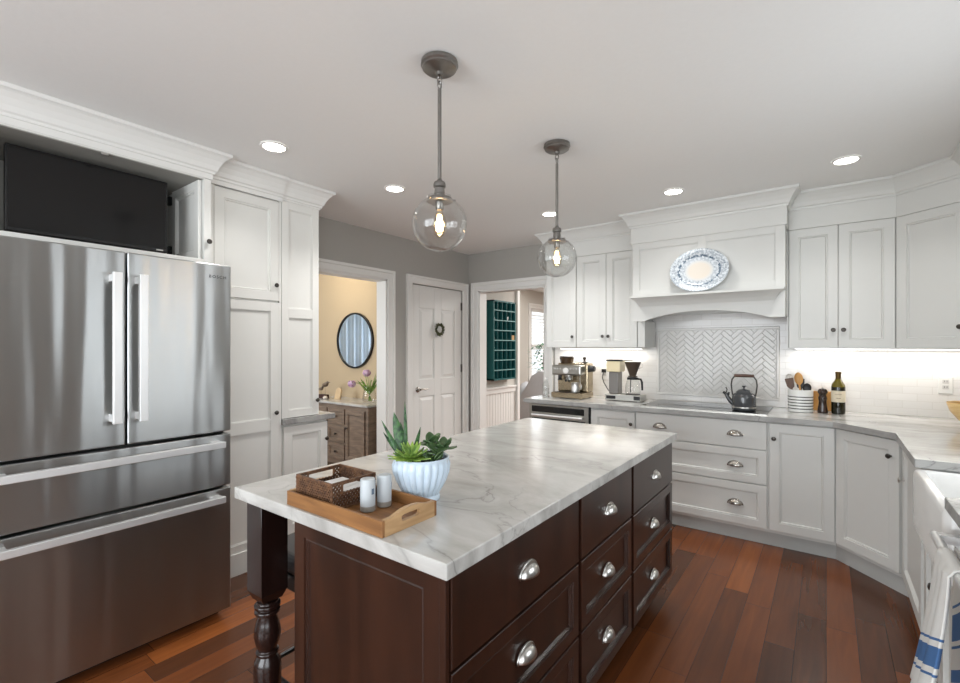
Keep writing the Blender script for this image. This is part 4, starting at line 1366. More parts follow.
# milk jug on the drip tray, tamper and cup on top
b = MB(); b.lathe([(.036, 0), (.040, .003), (.041, .05), (.035, .082), (.037, .088), (.034, .088), (.032, .08), (.037, .05), (.036, .006)], (0, 0, 0), 24)
b.tube([(.038, 0, .078), (.062, 0, .07), (.064, 0, .035), (.040, 0, .022)], .004, 8)
o = tag(b.build('milk_jug', M['nickel'], smooth=True), 'small steel milk jug standing on the espresso machine tray', 'jug'); o.location = (ex + .062, ey - .07, CT + .0592)
b = MB(); b.lathe([(.026, 0), (.028, .004), (.028, .012), (.012, .018), (.010, .03), (.018, .042), (.016, .056), (.004, .06)], (0, 0, 0), 20)
o = tag(b.build('coffee_tamper', M['pewter'], smooth=True), 'dark metal coffee tamper on top of the espresso machine', 'tamper'); o.location = (ex + .095, ey + .06, CT + .3255)

# drip coffee maker
cx_, cy_ = -1.435, 4.105
t = thing('coffee_maker', 'silver drip coffee maker with glass carafe and brown filter cone', 'coffee maker', (cx_, cy_, CT))
b = MB(); b.box(cx_ - .165, cx_ + .155, cy_ - .085, cy_ + .085, CT + .006, CT + .058)
for sx_ in (-.14, .13):
    for sy_ in (-.065, .065): b.lathe([(.012, CT), (.012, CT + .007)], (cx_ + sx_, cy_ + sy_, 0), 12)
b.build('base', M['steel_app'], t, bevel=.005)
b = MB(); b.box(cx_ - .150, cx_ - .065, cy_ - .0875, cy_ - .0845, CT + .018, CT + .045); b.box(cx_ + .095, cx_ + .15, cy_ - .0875, cy_ - .0845, CT + .016, CT + .05); b.build('switch_panel', M['black'], t, bevel=.002)
b = MB(); b.lathe([(.062, CT + .058), (.062, CT + .062), (.055, CT + .0635)], (cx_ + .06, cy_, 0), 28); b.build('hot_plate', M['black'], t, smooth=True)
b = MB(); b.box(cx_ - .14, cx_ - .055, cy_ - .05, cy_ + .06, CT + .058, CT + .255); b.build('tower', mat('pewter_paint', (128, 124, 120), .3, .6, noise=.03), t, bevel=.006)
b = MB(); b.box(cx_ - .158, cx_ - .03, cy_ - .07, cy_ + .07, CT + .255, CT + .352); b.build('water_tank', mat('cream_tank', (226, 212, 176), .2, noise=.03, nscale=14), t, bevel=.012, seg=3)
b = MB(); b.box(cx_ - .16, cx_ - .028, cy_ - .072, cy_ + .072, CT + .352, CT + .366); b.build('tank_lid', M['black'], t, bevel=.005)
b = MB(); b.tube([(cx_ - .03, cy_, CT + .36), (cx_ + .06, cy_, CT + .362)], .007, 10); b.build('outlet_arm', M['nickel'], t, smooth=True)
M['browncone'] = mat('brown_filter_cone', (74, 62, 52), .3, noise=.06)
b = MB(); b.lathe([(.028, CT + .222), (.032, CT + .236), (.036, CT + .25), (.068, CT + .335), (.070, CT + .345), (.066, CT + .347)], (cx_ + .06, cy_, 0), 28)
b.lathe([(.04, CT + .213), (.04, CT + .222)], (cx_ + .06, cy_, 0), 24)
b.build('filter_cone', M['browncone'], t, smooth=True)
b = MB(); b.tube([(cx_ + .118, cy_, CT + .335), (cx_ + .145, cy_, CT + .325), (cx_ + .145, cy_, CT + .30), (cx_ + .115, cy_, CT + .29)], .004, 8); b.build('cone_handle', M['nickel'], t, smooth=True)
b = MB(); b.lathe([(.05, CT + .0645), (.062, CT + .068), (.066, CT + .09), (.060, CT + .15), (.046, CT + .192)], (cx_ + .06, cy_, 0), 28, cap=False); b.build('carafe', M['glass'], t, smooth=True)
b = MB(); b.lathe([(.047, CT + .190), (.050, CT + .196), (.048, CT + .208), (.01, CT + .212)], (cx_ + .06, cy_, 0), 28)
b.tube([(cx_ + .105, cy_ - .01, CT + .198), (cx_ + .135, cy_ - .015, CT + .196), (cx_ + .145, cy_ - .015, CT + .17), (cx_ + .148, cy_ - .015, CT + .10)], [.008, .009, .010, .008], 10)
b.build('carafe_handle', M['black'], t, smooth=True)
b = MB(); b.tube([(cx_ + .06, cy_ - .062, CT + .08), (cx_ + .06, cy_ - .058, CT + .16), (cx_ + .06, cy_ - .05, CT + .20)], .004, 8); b.build('carafe_band', M['black'], t, smooth=True)
b = MB(); b.box(-1.752, -1.718, YB - .05, YB - .0195, 1.145, 1.178)
b.tube([(-1.735, YB - .045, 1.15), (-1.745, YB - .05, 1.10), (-1.725, YB - .06, 1.05), (-1.67, YB - .10, .99), (-1.60, YB - .16, .945), (-1.575, YB - .2, .94)], .0045, 8)
b.build('power_cord', M['black'], t, smooth=True)

# water bottle at the counter end
b = MB(); b.lathe([(.026, 0), (.030, .003), (.031, .05), (.028, .06), (.031, .07), (.031, .11), (.022, .14), (.013, .155), (.013, .168)], (0, 0, 0), 20, cap=False)
o = tag(b.build('water_bottle', M['glass'], smooth=True, solid=.0015), 'small clear bottle at the left end of the back counter', 'bottle'); o.location = (-2.145, 3.93, CT + .0005)
b = MB(); b.lathe([(.015, .166), (.015, .182), (.004, .184)], (0, 0, 0), 16); b.build('cap', M['trim'], o, smooth=True)
b = MB(); b.lathe([(.0285, .005), (.0285, .085), (.004, .086)], (0, 0, 0), 20); b.build('water', M['glass'], o, smooth=True)

# kettle
kx, ky, kz = -.495, 3.965, .9206
t = thing('kettle', 'dark grey enamel whistling kettle with wooden grip on the cooktop', 'kettle', (kx, ky, kz))
M['enamel'] = mat('charcoal_enamel', (66, 68, 71), .12, noise=.08, nscale=6, coat=.5)
b = MB(); b.lathe([(.070, kz), (.077, kz + .004), (.079, kz + .02), (.079, kz + .095), (.077, kz + .108), (.069, kz + .120), (.057, kz + .128), (.054, kz + .131)], (kx, ky, 0), 36); b.build('body', M['enamel'], t, smooth=True)
b = MB(); b.lathe([(.0795, kz + .016), (.0805, kz + .018), (.0805, kz + .026), (.0795, kz + .028)], (kx, ky, 0), 36, cap=False); b.build('base_band', M['nickel'], t, smooth=True)
b = MB(); b.lathe([(.055, kz + .130), (.052, kz + .138), (.036, kz + .152), (.012, kz + .158), (.006, kz + .160), (.006, kz + .168), (.015, kz + .178), (.013, kz + .182), (.003, kz + .183)], (kx, ky, 0), 28); b.build('lid', M['enamel'], t, smooth=True)
b = MB(); b.tube([kx + RV.x * -.068, 0, 0] and [(kx - .066, ky + .0, kz + .045), (kx - .088, ky, kz + .062), (kx - .108, ky, kz + .09), (kx - .122, ky, kz + .118)], [.021, .018, .014, .012], 14); b.build('spout', M['enamel'], t, smooth=True)
b = MB(); b.tube([(kx - .120, ky, kz + .116), (kx - .140, ky, kz + .128)], [.013, .008], 12); b.tube([(kx - .118, ky, kz + .125), (kx - .113, ky, kz + .15), (kx - .122, ky, kz + .165)], .004, 8); b.tube([(kx - .105, ky, kz + .105), (kx - .1, ky, kz + .128)], .007, 8); b.build('whistle', M['black'], t, smooth=True)
for s_ in (-1, 1):
    b = MB(); b.tube([(kx + s_ * .074, ky, kz + .100), (kx + s_ * .080, ky, kz + .14), (kx + s_ * .085, ky, kz + .185), (kx + s_ * .080, ky, kz + .225), (kx + s_ * .062, ky, kz + .252), (kx + s_ * .045, ky, kz + .255)], .005, 8); b.build('handle_arm', M['pewter'], t, smooth=True)
b = MB(); b.lathe([(.006, -.066), (.011, -.062), (.0125, 0), (.011, .062), (.006, .066)], (0, 0, 0), 14, axis='x'); b.bm.transform(Matrix.Translation((kx, ky, kz + .256))); b.build('grip', grain_wood('dark_grip_wood', (66, 42, 30), (104, 70, 52), (4, 40, 40), .4), t, smooth=True)

# utensil crock and utensils
ux, uy = -.155, 4.18
b = MB(); b.lathe([(.072, 0), (.078, .003), (.079, .158), (.077, .163), (.072, .163), (.071, .158), (.070, .012), (.004, .010)], (0, 0, 0), 36)
o = tag(b.build('utensil_crock', stripe_mat('striped_glaze', (230, 230, 226), (30, 30, 32), 2, [(.022 + .0215 * k, .029 + .0215 * k) for k in range(5)], .3), smooth=True), 'white utensil crock with thin black stripes beside the cooktop', 'crock'); o.location = (ux, uy, CT)
M['spoonwood'] = grain_wood('honey_wood', (196, 138, 68), (226, 172, 98), (40, 40, 5), .45)
M['darkwood'] = grain_wood('dark_utensil_wood', (70, 46, 32), (104, 72, 50), (40, 40, 5), .45)
def utensil(name, label, cat, x, y, lx, ly, L_, m, kind):
    """stands in the crock with its foot on the floor of the crock"""
    t = thing(name, label, cat, (ux + x, uy + y, CT + .0125))
    d = Vector((lx, ly, 1)).normalized(); p0 = Vector((ux + x, uy + y, CT + .0145)); tip = p0 + d * L_
    b = MB(); b.tube([p0, p0 + d * L_ * .7], [.005, .006], 10); b.build('handle', m, t, smooth=True)
    b = MB(); s = Vector((1, 0, 0)); s = (s - d * s.dot(d)).normalized(); n = d.cross(s)
    if kind == 'spoon':
        rs = []
        for i in range(11):
            u = i / 10; w = max(.005, .027 * math.sqrt(max(0, 1 - (2 * u - 1.0) ** 2))); c = p0 + d * L_ * (.66 + .34 * u)
            rs.append([c + s * w * math.cos(a) + n * (.006 * math.sin(a) + .006 * math.sin(PI * u)) for a in [2 * PI * k / 14 for k in range(14)]])
        b.rings(rs)
    elif kind == 'spatula':
        rs = []
        for u, w in ((0, .006), (.15, .02), (.3, .024), (.95, .027), (1, .024)):
            c = p0 + d * L_ * (.66 + .34 * u); rs.append([c + s * w + n * .003, c - s * w + n * .003, c - s * w - n * .003, c + s * w - n * .003])
        b.rings(rs)
    else:
        for k in range(6):
            a = PI * k / 6
            pts = []
            for i in range(17):
                u = i / 16; q = PI * (2 * u - 1)
                r_ = .026 * math.sin(q / 2 * 1) if 0 else .026 * math.sin(PI * u) * (1 if u < .5 else -1) if False else .026 * math.sin(2 * PI * u)
                h_ = (1 - math.cos(2 * PI * u)) / 2
                pts.append(p0 + d * L_ * (.66 + .34 * h_) + (s * math.cos(a) + n * math.sin(a)) * r_)
            b.tube(pts, .0012, 5)
    b.build('head', m, t, smooth=(kind == 'spoon'))
utensil('wooden_spoon', 'big honey-coloured wooden spoon standing in the striped crock', 'spoon', .012, .0, -.10, .02, .275, M['spoonwood'], 'spoon')
utensil('whisk', 'wire whisk standing at the left in the striped crock', 'whisk', -.018, .02, -.22, .05, .265, M['nickel'], 'whisk')
utensil('spatula', 'brown wooden spatula leaning left in the striped crock', 'spatula', -.02, -.02, -.22, .0, .235, M['darkwood'], 'spatula')
utensil('black_turner', 'black turner behind the wooden spoon in the striped crock', 'spatula', .008, .042, -.05, .05, .225, M['black'], 'spatula')
utensil('black_ladle', 'short black ladle at the right rim of the striped crock', 'ladle', .035, .012, .03, .02, .195, M['black'], 'spoon')

# cutting board, mill, wine bottle
b = MB(); b.T = Matrix.Translation((.0, YB - .012, CT)) @ Matrix.Rotation(.19, 4, 'X')
ol = []
for (x_, z_, a0) in ((.085, .135, 0), (-.085, .135, 90), (-.085, .02, 180), (.085, .02, 270)):
    for i in range(6):
        a = math.radians(a0 + 18 * i); ol.append((x_ + .018 * math.cos(a), z_ + .018 * math.sin(a)))
b.extrude([(x_ - .02, -.034, z_) for x_, z_ in ol], (0, .016, 0))
o = tag(b.build('cutting_board', M['spoonwood'], bevel=.002), 'small honey wood cutting board leaning on the tile behind the pepper mill', 'cutting board')
mx_, my_ = -.022, 4.19
t = thing('pepper_mill', 'dark brown turned pepper mill between crock and wine bottle', 'mill', (mx_, my_, CT))
M['mill'] = grain_wood('dark_mill_wood', (38, 26, 20), (62, 42, 32), (30, 30, 4), .22, .3)
b = MB(); b.lathe([(.031, 0), (.032, .004), (.031, .02), (.025, .055), (.023, .085), (.027, .105), (.025, .118), (.020, .128), (.024, .138)], (mx_, my_, 0), 26); b.bm.transform(Matrix.Translation((0, 0, CT))); b.build('mill_body', M['mill'], t, smooth=True)
b = MB(); b.lathe([(.024, .1385), (.030, .146), (.030, .158), (.022, .172), (.008, .177)], (mx_, my_, 0), 26); b.bm.transform(Matrix.Translation((0, 0, CT))); b.build('mill_head', M['mill'], t, smooth=True)
b = MB(); b.lathe([(.005, .176), (.007, .184), (.003, .189)], (mx_, my_, 0), 12); b.bm.transform(Matrix.Translation((0, 0, CT))); b.build('finial', M['nickel'], t, smooth=True)
wx, wy = .068, 4.19
t = thing('wine_bottle', 'dark green wine bottle with cream label beside the pepper mill', 'bottle', (wx, wy, CT))
b = MB(); b.lathe([(.036, 0), (.0405, .004), (.041, .02), (.041, .190), (.037, .212), (.022, .236), (.0155, .252), (.0148, .285), (.0165, .287), (.0165, .298), (.013, .299)], (wx, wy, 0), 32); b.bm.transform(Matrix.Translation((0, 0, CT)))
b.build('glass', stripe_mat('green_bottle_with_wine', (112, 100, 34), (30, 28, 14), 2, [(-1, .192)], .06), t, smooth=True)
b = MB(); b.lathe([(.0414, .085), (.0416, .086), (.0416, .165), (.0414, .166)], (wx, wy, 0), 32, cap=False); b.bm.transform(Matrix.Translation((0, 0, CT))); b.build('label_paper', mat('cream_label', (226, 214, 190), .7, noise=.04, nscale=30), t, smooth=True)
b = MB(); b.box(-.014, .014, -.0422, -.0414, .112, .116); b.box(-.020, .020, -.0421, -.0412, .140, .1425); b.bm.transform(Matrix.Translation((wx, wy, CT))); b.build('label_print', mat('label_ink', (150, 128, 96), .7), t)
b = MB(); b.lathe([(.0158, .250), (.0162, .252), (.0160, .284), (.0178, .286), (.0178, .3), (.004, .301)], (wx, wy, 0), 24); b.bm.transform(Matrix.Translation((0, 0, CT))); b.build('foil_capsule', mat('bronze_foil', (96, 74, 34), .35, .7, noise=.1), t, smooth=True)

# bowl on the right counter
b = MB(); b.lathe([(.06, 0), (.066, .004), (.10, .04), (.135, .09), (.15, .14), (.148, .145), (.143, .142), (.128, .092), (.09, .042), (.01, .018)], (0, 0, 0), 40)
o = tag(b.build('wooden_bowl', grain_wood('pale_bowl_wood', (214, 172, 106), (238, 206, 148), (6, 6, 60), .4), smooth=True), 'pale wooden bowl on the counter at the right edge', 'bowl'); o.location = (.735, 3.95, CT)

# platter leaning on the hood
def platter_mat():
    m, nt, bs = base_mat('blue_transferware')
    L = nt.links.new
    tc = nd(nt, 'ShaderNodeTexCoord'); sp = nd(nt, 'ShaderNodeSeparateXYZ'); L(tc.outputs['Object'], sp.inputs[0])
    ex_ = math_node(nt, 'DIVIDE', sp.outputs[0], .207); ez_ = math_node(nt, 'DIVIDE', sp.outputs[1], .166)
    r = math_node(nt, 'SQRT', math_node(nt, 'ADD', math_node(nt, 'MULTIPLY', ex_, ex_), math_node(nt, 'MULTIPLY', ez_, ez_)))
    n = nd(nt, 'ShaderNodeTexNoise'); n.inputs['Scale'].default_value = 60; n.inputs['Detail'].default_value = 3; L(tc.outputs['Object'], n.inputs['Vector'])
    vo = nd(nt, 'ShaderNodeTexVoronoi'); vo.inputs['Scale'].default_value = 55; L(tc.outputs['Object'], vo.inputs['Vector'])
    band = ramp(nt, [(0, (0, 0, 0)), (.44, (0, 0, 0)), (.50, (.25,) * 3), (.64, (.38,) * 3), (.665, (.9,) * 3), (.72, (.95,) * 3), (.75, (.35,) * 3), (.90, (.48,) * 3), (.955, (.1,) * 3), (.965, (.6,) * 3), (.985, (.6,) * 3), (1, (.1,) * 3)]); L(r, band.inputs[0])
    dots = ramp(nt, [(.18, (1, 1, 1)), (.30, (0, 0, 0))]); L(vo.outputs['Distance'], dots.inputs[0])
    f = math_node(nt, 'MULTIPLY', band.outputs[0], math_node(nt, 'ADD', math_node(nt, 'MULTIPLY', dots.outputs[0], .8), math_node(nt, 'MULTIPLY', math_node(nt, 'GREATER_THAN', n.outputs['Fac'], .48), .9)))
    cl = nd(nt, 'ShaderNodeClamp'); L(f, cl.inputs[0])
    cen = ramp(nt, [(.34, lin((222, 214, 202))), (.52, lin((212, 218, 222)))]); L(r, cen.inputs[0])
    mx = nd(nt, 'ShaderNodeMix', data_type='RGBA'); L(cl.outputs[0], mx.inputs[0]); L(cen.outputs[0], mx.inputs[6]); mx.inputs[7].default_value = (*lin((52, 82, 108)), 1)
    L(mx.outputs[2], bs.inputs['Base Color']); bs.inputs['Roughness'].default_value = .15
    return m
b = MB(); rs = []
for k, z in ((.30, -.002), (.60, .0), (.68, .003), (.74, .012), (.97, .022), (1.0, .0235), (.99, .018), (.72, .005), (.60, -.008), (.30, -.008)):
    rs.append([(.207 * k * math.cos(2 * PI * i / 48), .166 * k * math.sin(2 * PI * i / 48), z) for i in range(48)])
b.rings(rs)
o = tag(b.build('platter', platter_mat(), smooth=True), 'oval white platter with blue pattern leaning on the range hood ledge', 'platter')
o.rotation_euler = (PI / 2 - .14, 0, 0)
o.location = (-.777, 3.826, 1.806 + .1655)

# towel on the dishwasher bar
def cloth(name, parent, m, ztop, zbot, ytop, ybot, xf, thick=.004, n=26, mrows=34, over=True):
    b = MB(); grid = []
    for j in range(mrows + 1):
        v = j / mrows
        row = []
        for i in range(n + 1):
            u = i / n
            y = (ytop[0] + (ytop[1] - ytop[0]) * u) * (1 - v ** .8) + (ybot[0] + (ybot[1] - ybot[0]) * u) * v ** .8
            x, z = xf(u, v)
            row.append((x, y, z))
        grid.append(row)
    b.rings(grid, False, False, closed=False)
    return b.build(name, m, parent, smooth=True, solid=thick)
blue = (74, 112, 162)
tw1 = stripe_mat('towel_front_weave', (230, 229, 225), blue, 2, [(-.295, -.242), (-.226, -.219), (-.318, -.311)], .9, .5, 400, .42)
tw2 = stripe_mat('towel_back_weave', (230, 229, 225), blue, 2, [(-.192, -.115), (-.096, -.088), (-.214, -.206), (-.312, -.275)], .9, .5, 400, .6)
t = thing('dish_towel', 'white dish towel with blue stripes over the dishwasher bar', 'towel', (.268, 1.74, .828))
def xf_front(u, v):
    # v 0..0.12 wraps over the bar, the rest hangs in front with soft folds
    if v < .16:
        a = math.radians(-10 + 190 * v / .16)
        return .268 + .0165 * math.cos(a), .815 + .0165 * math.sin(a)
    w = (v - .16) / .84
    fold = (.010 + .018 * w) * math.sin(u * 9.5 + .6) * (1 - .2 * w)
    return .2515 - .036 * w ** 1.5 - abs(fold) * (.5 + .5 * u) - .010 * math.sin(PI * u) * w, .812 - (.30 + .10 * (1 - u)) * w - .008 * math.sin(u * 5)
cloth('front_flap', t, tw1, 0, 0, (1.80, 1.65), (1.89, 1.585), xf_front)
def xf_back(u, v):
    return .3000 + .008 * math.sin(u * 8) * v, .812 - .42 * v
cloth('back_flap', t, tw2, 0, 0, (1.90, 1.64), (1.95, 1.55), xf_back)

# ================================================================ BEYOND THE DOORWAYS
# small wreath on the closed door
t = thing('wreath', 'small round green wreath hanging on the white panel door', 'wreath', (XL + .03, 3.845, 1.59))
b = MB(); rng = random.Random(5); wc = Vector((XL + .012, 3.845, 1.585))
for k in range(260):
    a = rng.uniform(0, 2 * PI); rr_ = .050 + rng.uniform(-.013, .014)
    p = wc + Vector((rng.uniform(-.008, .008), rr_ * math.cos(a), rr_ * math.sin(a)))
    a2 = a + rng.uniform(.5, 1.3); q = p + Vector((rng.uniform(-.006, .014), .022 * math.cos(a2), .022 * math.sin(a2)))
    blade(b, p, q, .006, .002, Vector((1, rng.uniform(-1, 1), rng.uniform(-1, 1))), .0006, n=3)
b.build('leaves', leafy('wreath_leaf', (46, 54, 30), (110, 116, 74), 40), t)
b = MB(); b.tube([wc + Vector((-.002, .052 * math.cos(2 * PI * i / 24), .052 * math.sin(2 * PI * i / 24))) for i in range(25)], .006, 8, cap=False); b.build('ring', M['darkwood'], t, smooth=True)
b = MB(); b.box(wc.x - .004, wc.x - .001, wc.y - .006, wc.y + .006, wc.z + .05, wc.z + .10); b.build('hanger', M['trim'], t)

# powder room vanity
vx0, vx1, vy0, vy1, vz = -4.95, -3.86, 3.22, 3.612, .755
t = thing('vanity', 'grey-brown wooden vanity chest with dark knobs in the powder room', 'vanity', ((vx0 + vx1) / 2, 3.41, 0))
M['vanity'] = grain_wood('grey_brown_wood', (112, 97, 83), (146, 127, 110), (5, 5, 30), .5)
b = MB(); b.box(vx0, vx1, vy0, vy1, .09, vz)
for x_ in (vx0, vx1 - .05):
    for y_ in (vy0, vy1 - .05): b.box(x_, x_ + .05, y_, y_ + .05, 0, .09)
b.build('body', M['vanity'], t, bevel=.003)
for x0, x1, kx_ in ((-4.22, -3.905, .03), (-4.90, -4.555, .315)):
    door(t, (x0, vy0, .15), (1, 0, 0), x1 - x0, .56, M['vanity'], .045, kn=(kx_, .36))
for z0 in (.15, .345, .54):
    d_ = MB(); d_.T = frame((-4.53, vy0, z0), (1, 0, 0)); d_.shaker(.29, .17, .03); o = d_.build('drawer', M['vanity'], t); knob((-4.385, vy0 - .012, z0 + .085), (1, 0, 0), o)
b = MB(); b.box(vx0 - .02, vx1 + .02, vy0 - .03, 3.616, vz, vz + .025); b.build('top', M['stone2'], t, bevel=.006, seg=3)
VT = vz + .0255
t = thing('round_mirror', 'round black framed mirror on the tan powder room wall', 'mirror', (-4.57, 3.61, 1.47))
b = MB(); b.lathe([(.325, 3.6195), (.335, 3.618), (.335, 3.592), (.328, 3.588), (.316, 3.590), (.316, 3.606)], (-4.57, 0, 1.47), 64, axis='y', cap=False); b.build('frame', M['black'], t, smooth=True)
b = MB(); b.lathe([(.317, 3.602), (.317, 3.606)], (-4.57, 0, 1.47), 64, axis='y'); b.build('glass', mat('silvered_glass', (235, 238, 240), .01, 1), t)
b = MB(); grid = []
for i in range(121):
    y_ = 1.45 + i * .0135; w_ = .022 * math.sin(i * .55) + .008 * math.sin(i * 1.7)
    grid.append([(-6.12 + w_, y_, .15), (-6.12 + w_, y_, 2.2)])
b.rings(grid, False, False, closed=False)
t = thing('curtain', 'pale blue pleated curtain seen in the round mirror', 'curtain', (-6.12, 2.2, .15))
b.build('fabric', mat('pale_blue_cloth', (196, 214, 232), .8, noise=.05, nscale=12), t, smooth=True, solid=.004)
b = MB(); b.tube([(-6.12, 1.35, 2.215), (-6.12, 3.2, 2.215)], .012, 10); b.build('rod', M['black'], t, smooth=True)

# tulips
tx_, ty_ = -4.055, 3.40
t = thing('tulip_vase', 'clear glass vase of pink tulips on the grey-brown vanity', 'vase', (tx_, ty_, VT))
b = MB(); b.lathe([(.055, 0), (.068, .004), (.076, .04), (.068, .10), (.056, .15), (.068, .185)], (tx_, ty_, 0), 28, cap=False); b.bm.transform(Matrix.Translation((0, 0, VT))); b.build('vase', M['glass'], t, smooth=True, solid=.003)
M['stem'] = leafy('tulip_leaf', (84, 126, 40), (140, 172, 70), 20)
def vp(r, f, z): return Vector((tx_, ty_, VT + .003)) + RV * r + FV * f + Vector((0, 0, z))
b = MB()
for k, (r1, f1, z1) in enumerate(((-.03, 0, .30), (-.19, 0, .22), (.13, -.02, .25), (.135, .03, .20), (-.11, .02, .22), (.02, .03, .24))):
    b.tube([vp(-r1 * .12, 0, .012), vp(r1 * .15, f1 * .3, .17), vp(r1 * .7, f1, z1 - .01), vp(r1, f1, z1)], .0035, 6)
for (r1, f1, z1, w_) in ((-.10, -.02, .27, .018), (-.15, .03, .235, .016), (.03, -.03, .31, .018), (.10, 0, .28, .018), (.07, .04, .30, .016), (-.04, .03, .29, .016), (.13, -.03, .24, .017), (-.06, -.04, .25, .018), (-.02, -.05, .33, .02), (.05, -.05, .27, .02), (.09, -.02, .33, .016)):
    blade(b, vp(r1 * .1, f1 * .2, .10), vp(r1, f1, z1), w_, .02, RV.cross(Vector((0, 0, 1))) * .4 + Vector((0, 0, .6)) + FV * .4, .001, fold=.3)
b.build('stems', M['stem'], t, smooth=True)
M['tulip'] = leafy('lilac_petal', (196, 150, 190), (226, 200, 220), 25); M['tulip2'] = leafy('rose_petal', (150, 84, 132), (192, 134, 176), 25)
for k, (r1, f1, z1) in enumerate(((-.03, 0, .315), (-.195, 0, .195), (.135, -.02, .255), (.14, .03, .185))):
    b = MB(); c = vp(r1, f1, z1)
    for q in range(6):
        a = 2 * PI * q / 6
        rs = []
        for i in range(7):
            u = i / 6; r_ = .040 * math.sin(PI * (.12 + .66 * u)); z_ = -.032 + .075 * u; w_ = .027 * math.sin(PI * (.15 + .8 * u))
            d_ = Vector((math.cos(a), math.sin(a), 0)); s_ = Vector((-math.sin(a), math.cos(a), 0))
            rs.append([c + d_ * r_ + s_ * w_ + Vector((0, 0, z_)), c + d_ * (r_ + .004) + Vector((0, 0, z_)), c + d_ * r_ - s_ * w_ + Vector((0, 0, z_)), c + d_ * (r_ - .002) + Vector((0, 0, z_))])
        b.rings(rs)
    b.build('tulip', M['tulip'] if k < 2 else M['tulip2'], t, smooth=True)
# shore birds, shell, wooden tag
bx_, by_ = -4.83, 3.36
t = thing('bird_figurine', 'pair of little shore birds on one dark block on the vanity', 'figurine', (bx_, by_, VT))
b = MB(); b.box(bx_ - .09, bx_ + .06, by_ - .03, by_ + .03, VT, VT + .045); b.build('block', mat('dark_red_wood', (60, 32, 28), .5, noise=.1), t, bevel=.003)
M['bird'] = leafy('bird_wood', (80, 68, 58), (140, 122, 104), 30)
for dx_, h_, s_ in ((.025, .16, 1.3), (-.06, .105, 1.0)):
    b = MB(); p = Vector((bx_ + dx_, by_, VT + h_))
    b.tube([p + Vector((-.045 * s_, 0, -.012)), p + Vector((-.02 * s_, 0, 0)), p + Vector((.012 * s_, 0, .006)), p + Vector((.03 * s_, 0, .022)), p + Vector((.036 * s_, 0, .036)), p + Vector((.05 * s_, 0, .036)), p + Vector((.075 * s_, 0, .03))], [.004, .018 * s_, .022 * s_, .014 * s_, .011 * s_, .006, .002], 12)
    b.tube([(p.x, p.y, VT + .044), (p.x, p.y, p.z - .015)], .002, 6)
    b.build('bird', M['bird'], t, smooth=True)
b = MB()
rs = []
for i in range(9):
    u = i / 8; r_ = .028 * math.sin(PI * (.08 + .86 * u)); rs.append([(-.03 + .06 * u, r_ * math.cos(2 * PI * k / 14), max(0, .018 + r_ * .75 * math.sin(2 * PI * k / 14) * (1 + .06 * (i % 2)))) for k in range(14)])
b.rings(rs)
o = tag(b.build('seashell', mat('shell_white', (226, 216, 206), .5, noise=.08, nscale=60), smooth=True), 'white seashell in front of the dark bird block', 'shell'); o.location = (-4.72, 3.30, VT)
b = MB(); b.T = Matrix.Translation((-4.585, 3.36, VT)) @ Matrix.Rotation(-.22, 4, 'X')
b.extrude([(-.05, 0, 0), (.05, 0, 0), (.05, 0, .09)] + [(.05 * math.cos(PI * i / 12), 0, .09 + .05 * math.sin(PI * i / 12)) for i in range(1, 12)] + [(-.05, 0, .09)], (0, .022, 0))
o = tag(b.build('wooden_arch_block', mat('raw_pine', (206, 178, 140), .6, noise=.08, nscale=20), bevel=.003), 'rounded pale wood block leaning between birds and tulips', 'ornament')

# teal pigeonhole organiser on the hall wall
t = thing('pigeonhole_shelf', 'tall teal pigeonhole shelf hung on the hall wall', 'shelf', (-3.325, 4.915, .98))
M['teal'] = mat('teal_paint', (28, 92, 92), .5, noise=.06, nscale=20)
M['teal_edge'] = mat('worn_teal_edge', (120, 160, 158), .55, noise=.08, nscale=20)
sx0, sx1, sy0, sy1, sz0, sz1 = -3.383, -3.268, 4.665, 5.17, .98, 1.972
b = MB(); b.box(sx0, sx1, sy0, sy0 + .018, sz0, sz1); b.box(sx0, sx1, sy1 - .018, sy1, sz0, sz1); b.box(sx0, sx1, sy0, sy1, sz0, sz0 + .018); b.box(sx0, sx1, sy0, sy1, sz1 - .018, sz1); b.box(sx0, sx0 + .006, sy0, sy1, sz0, sz1); b.build('case', M['teal'], t)
rowh = (sz1 - sz0) / 8
for k in range(1, 8):
    b = MB(); b.box(sx0 + .006, sx1 - .003, sy0 + .018, sy1 - .018, sz0 + rowh * k - .006, sz0 + rowh * k + .006); o = b.build('shelf_board', M['teal'], t)
    b = MB(); b.box(sx1 - .003, sx1 - .0005, sy0 + .018, sy1 - .018, sz0 + rowh * k - .006, sz0 + rowh * k + .006); b.build('edge_strip', M['teal_edge'], o)
for k in range(1, 5):
    y_ = sy0 + (sy1 - sy0) * k / 5
    b = MB(); b.box(sx0 + .006, sx1 - .006, y_ - .004, y_ + .004, sz0 + .018, sz1 - .018); b.build('divider', M['teal'], t)
cw = (sy1 - sy0) / 5
def in_cell(r, c): return (-3.308, sy0 + cw * (c + .5), sz0 + rowh * r + .0062)
o_ = None
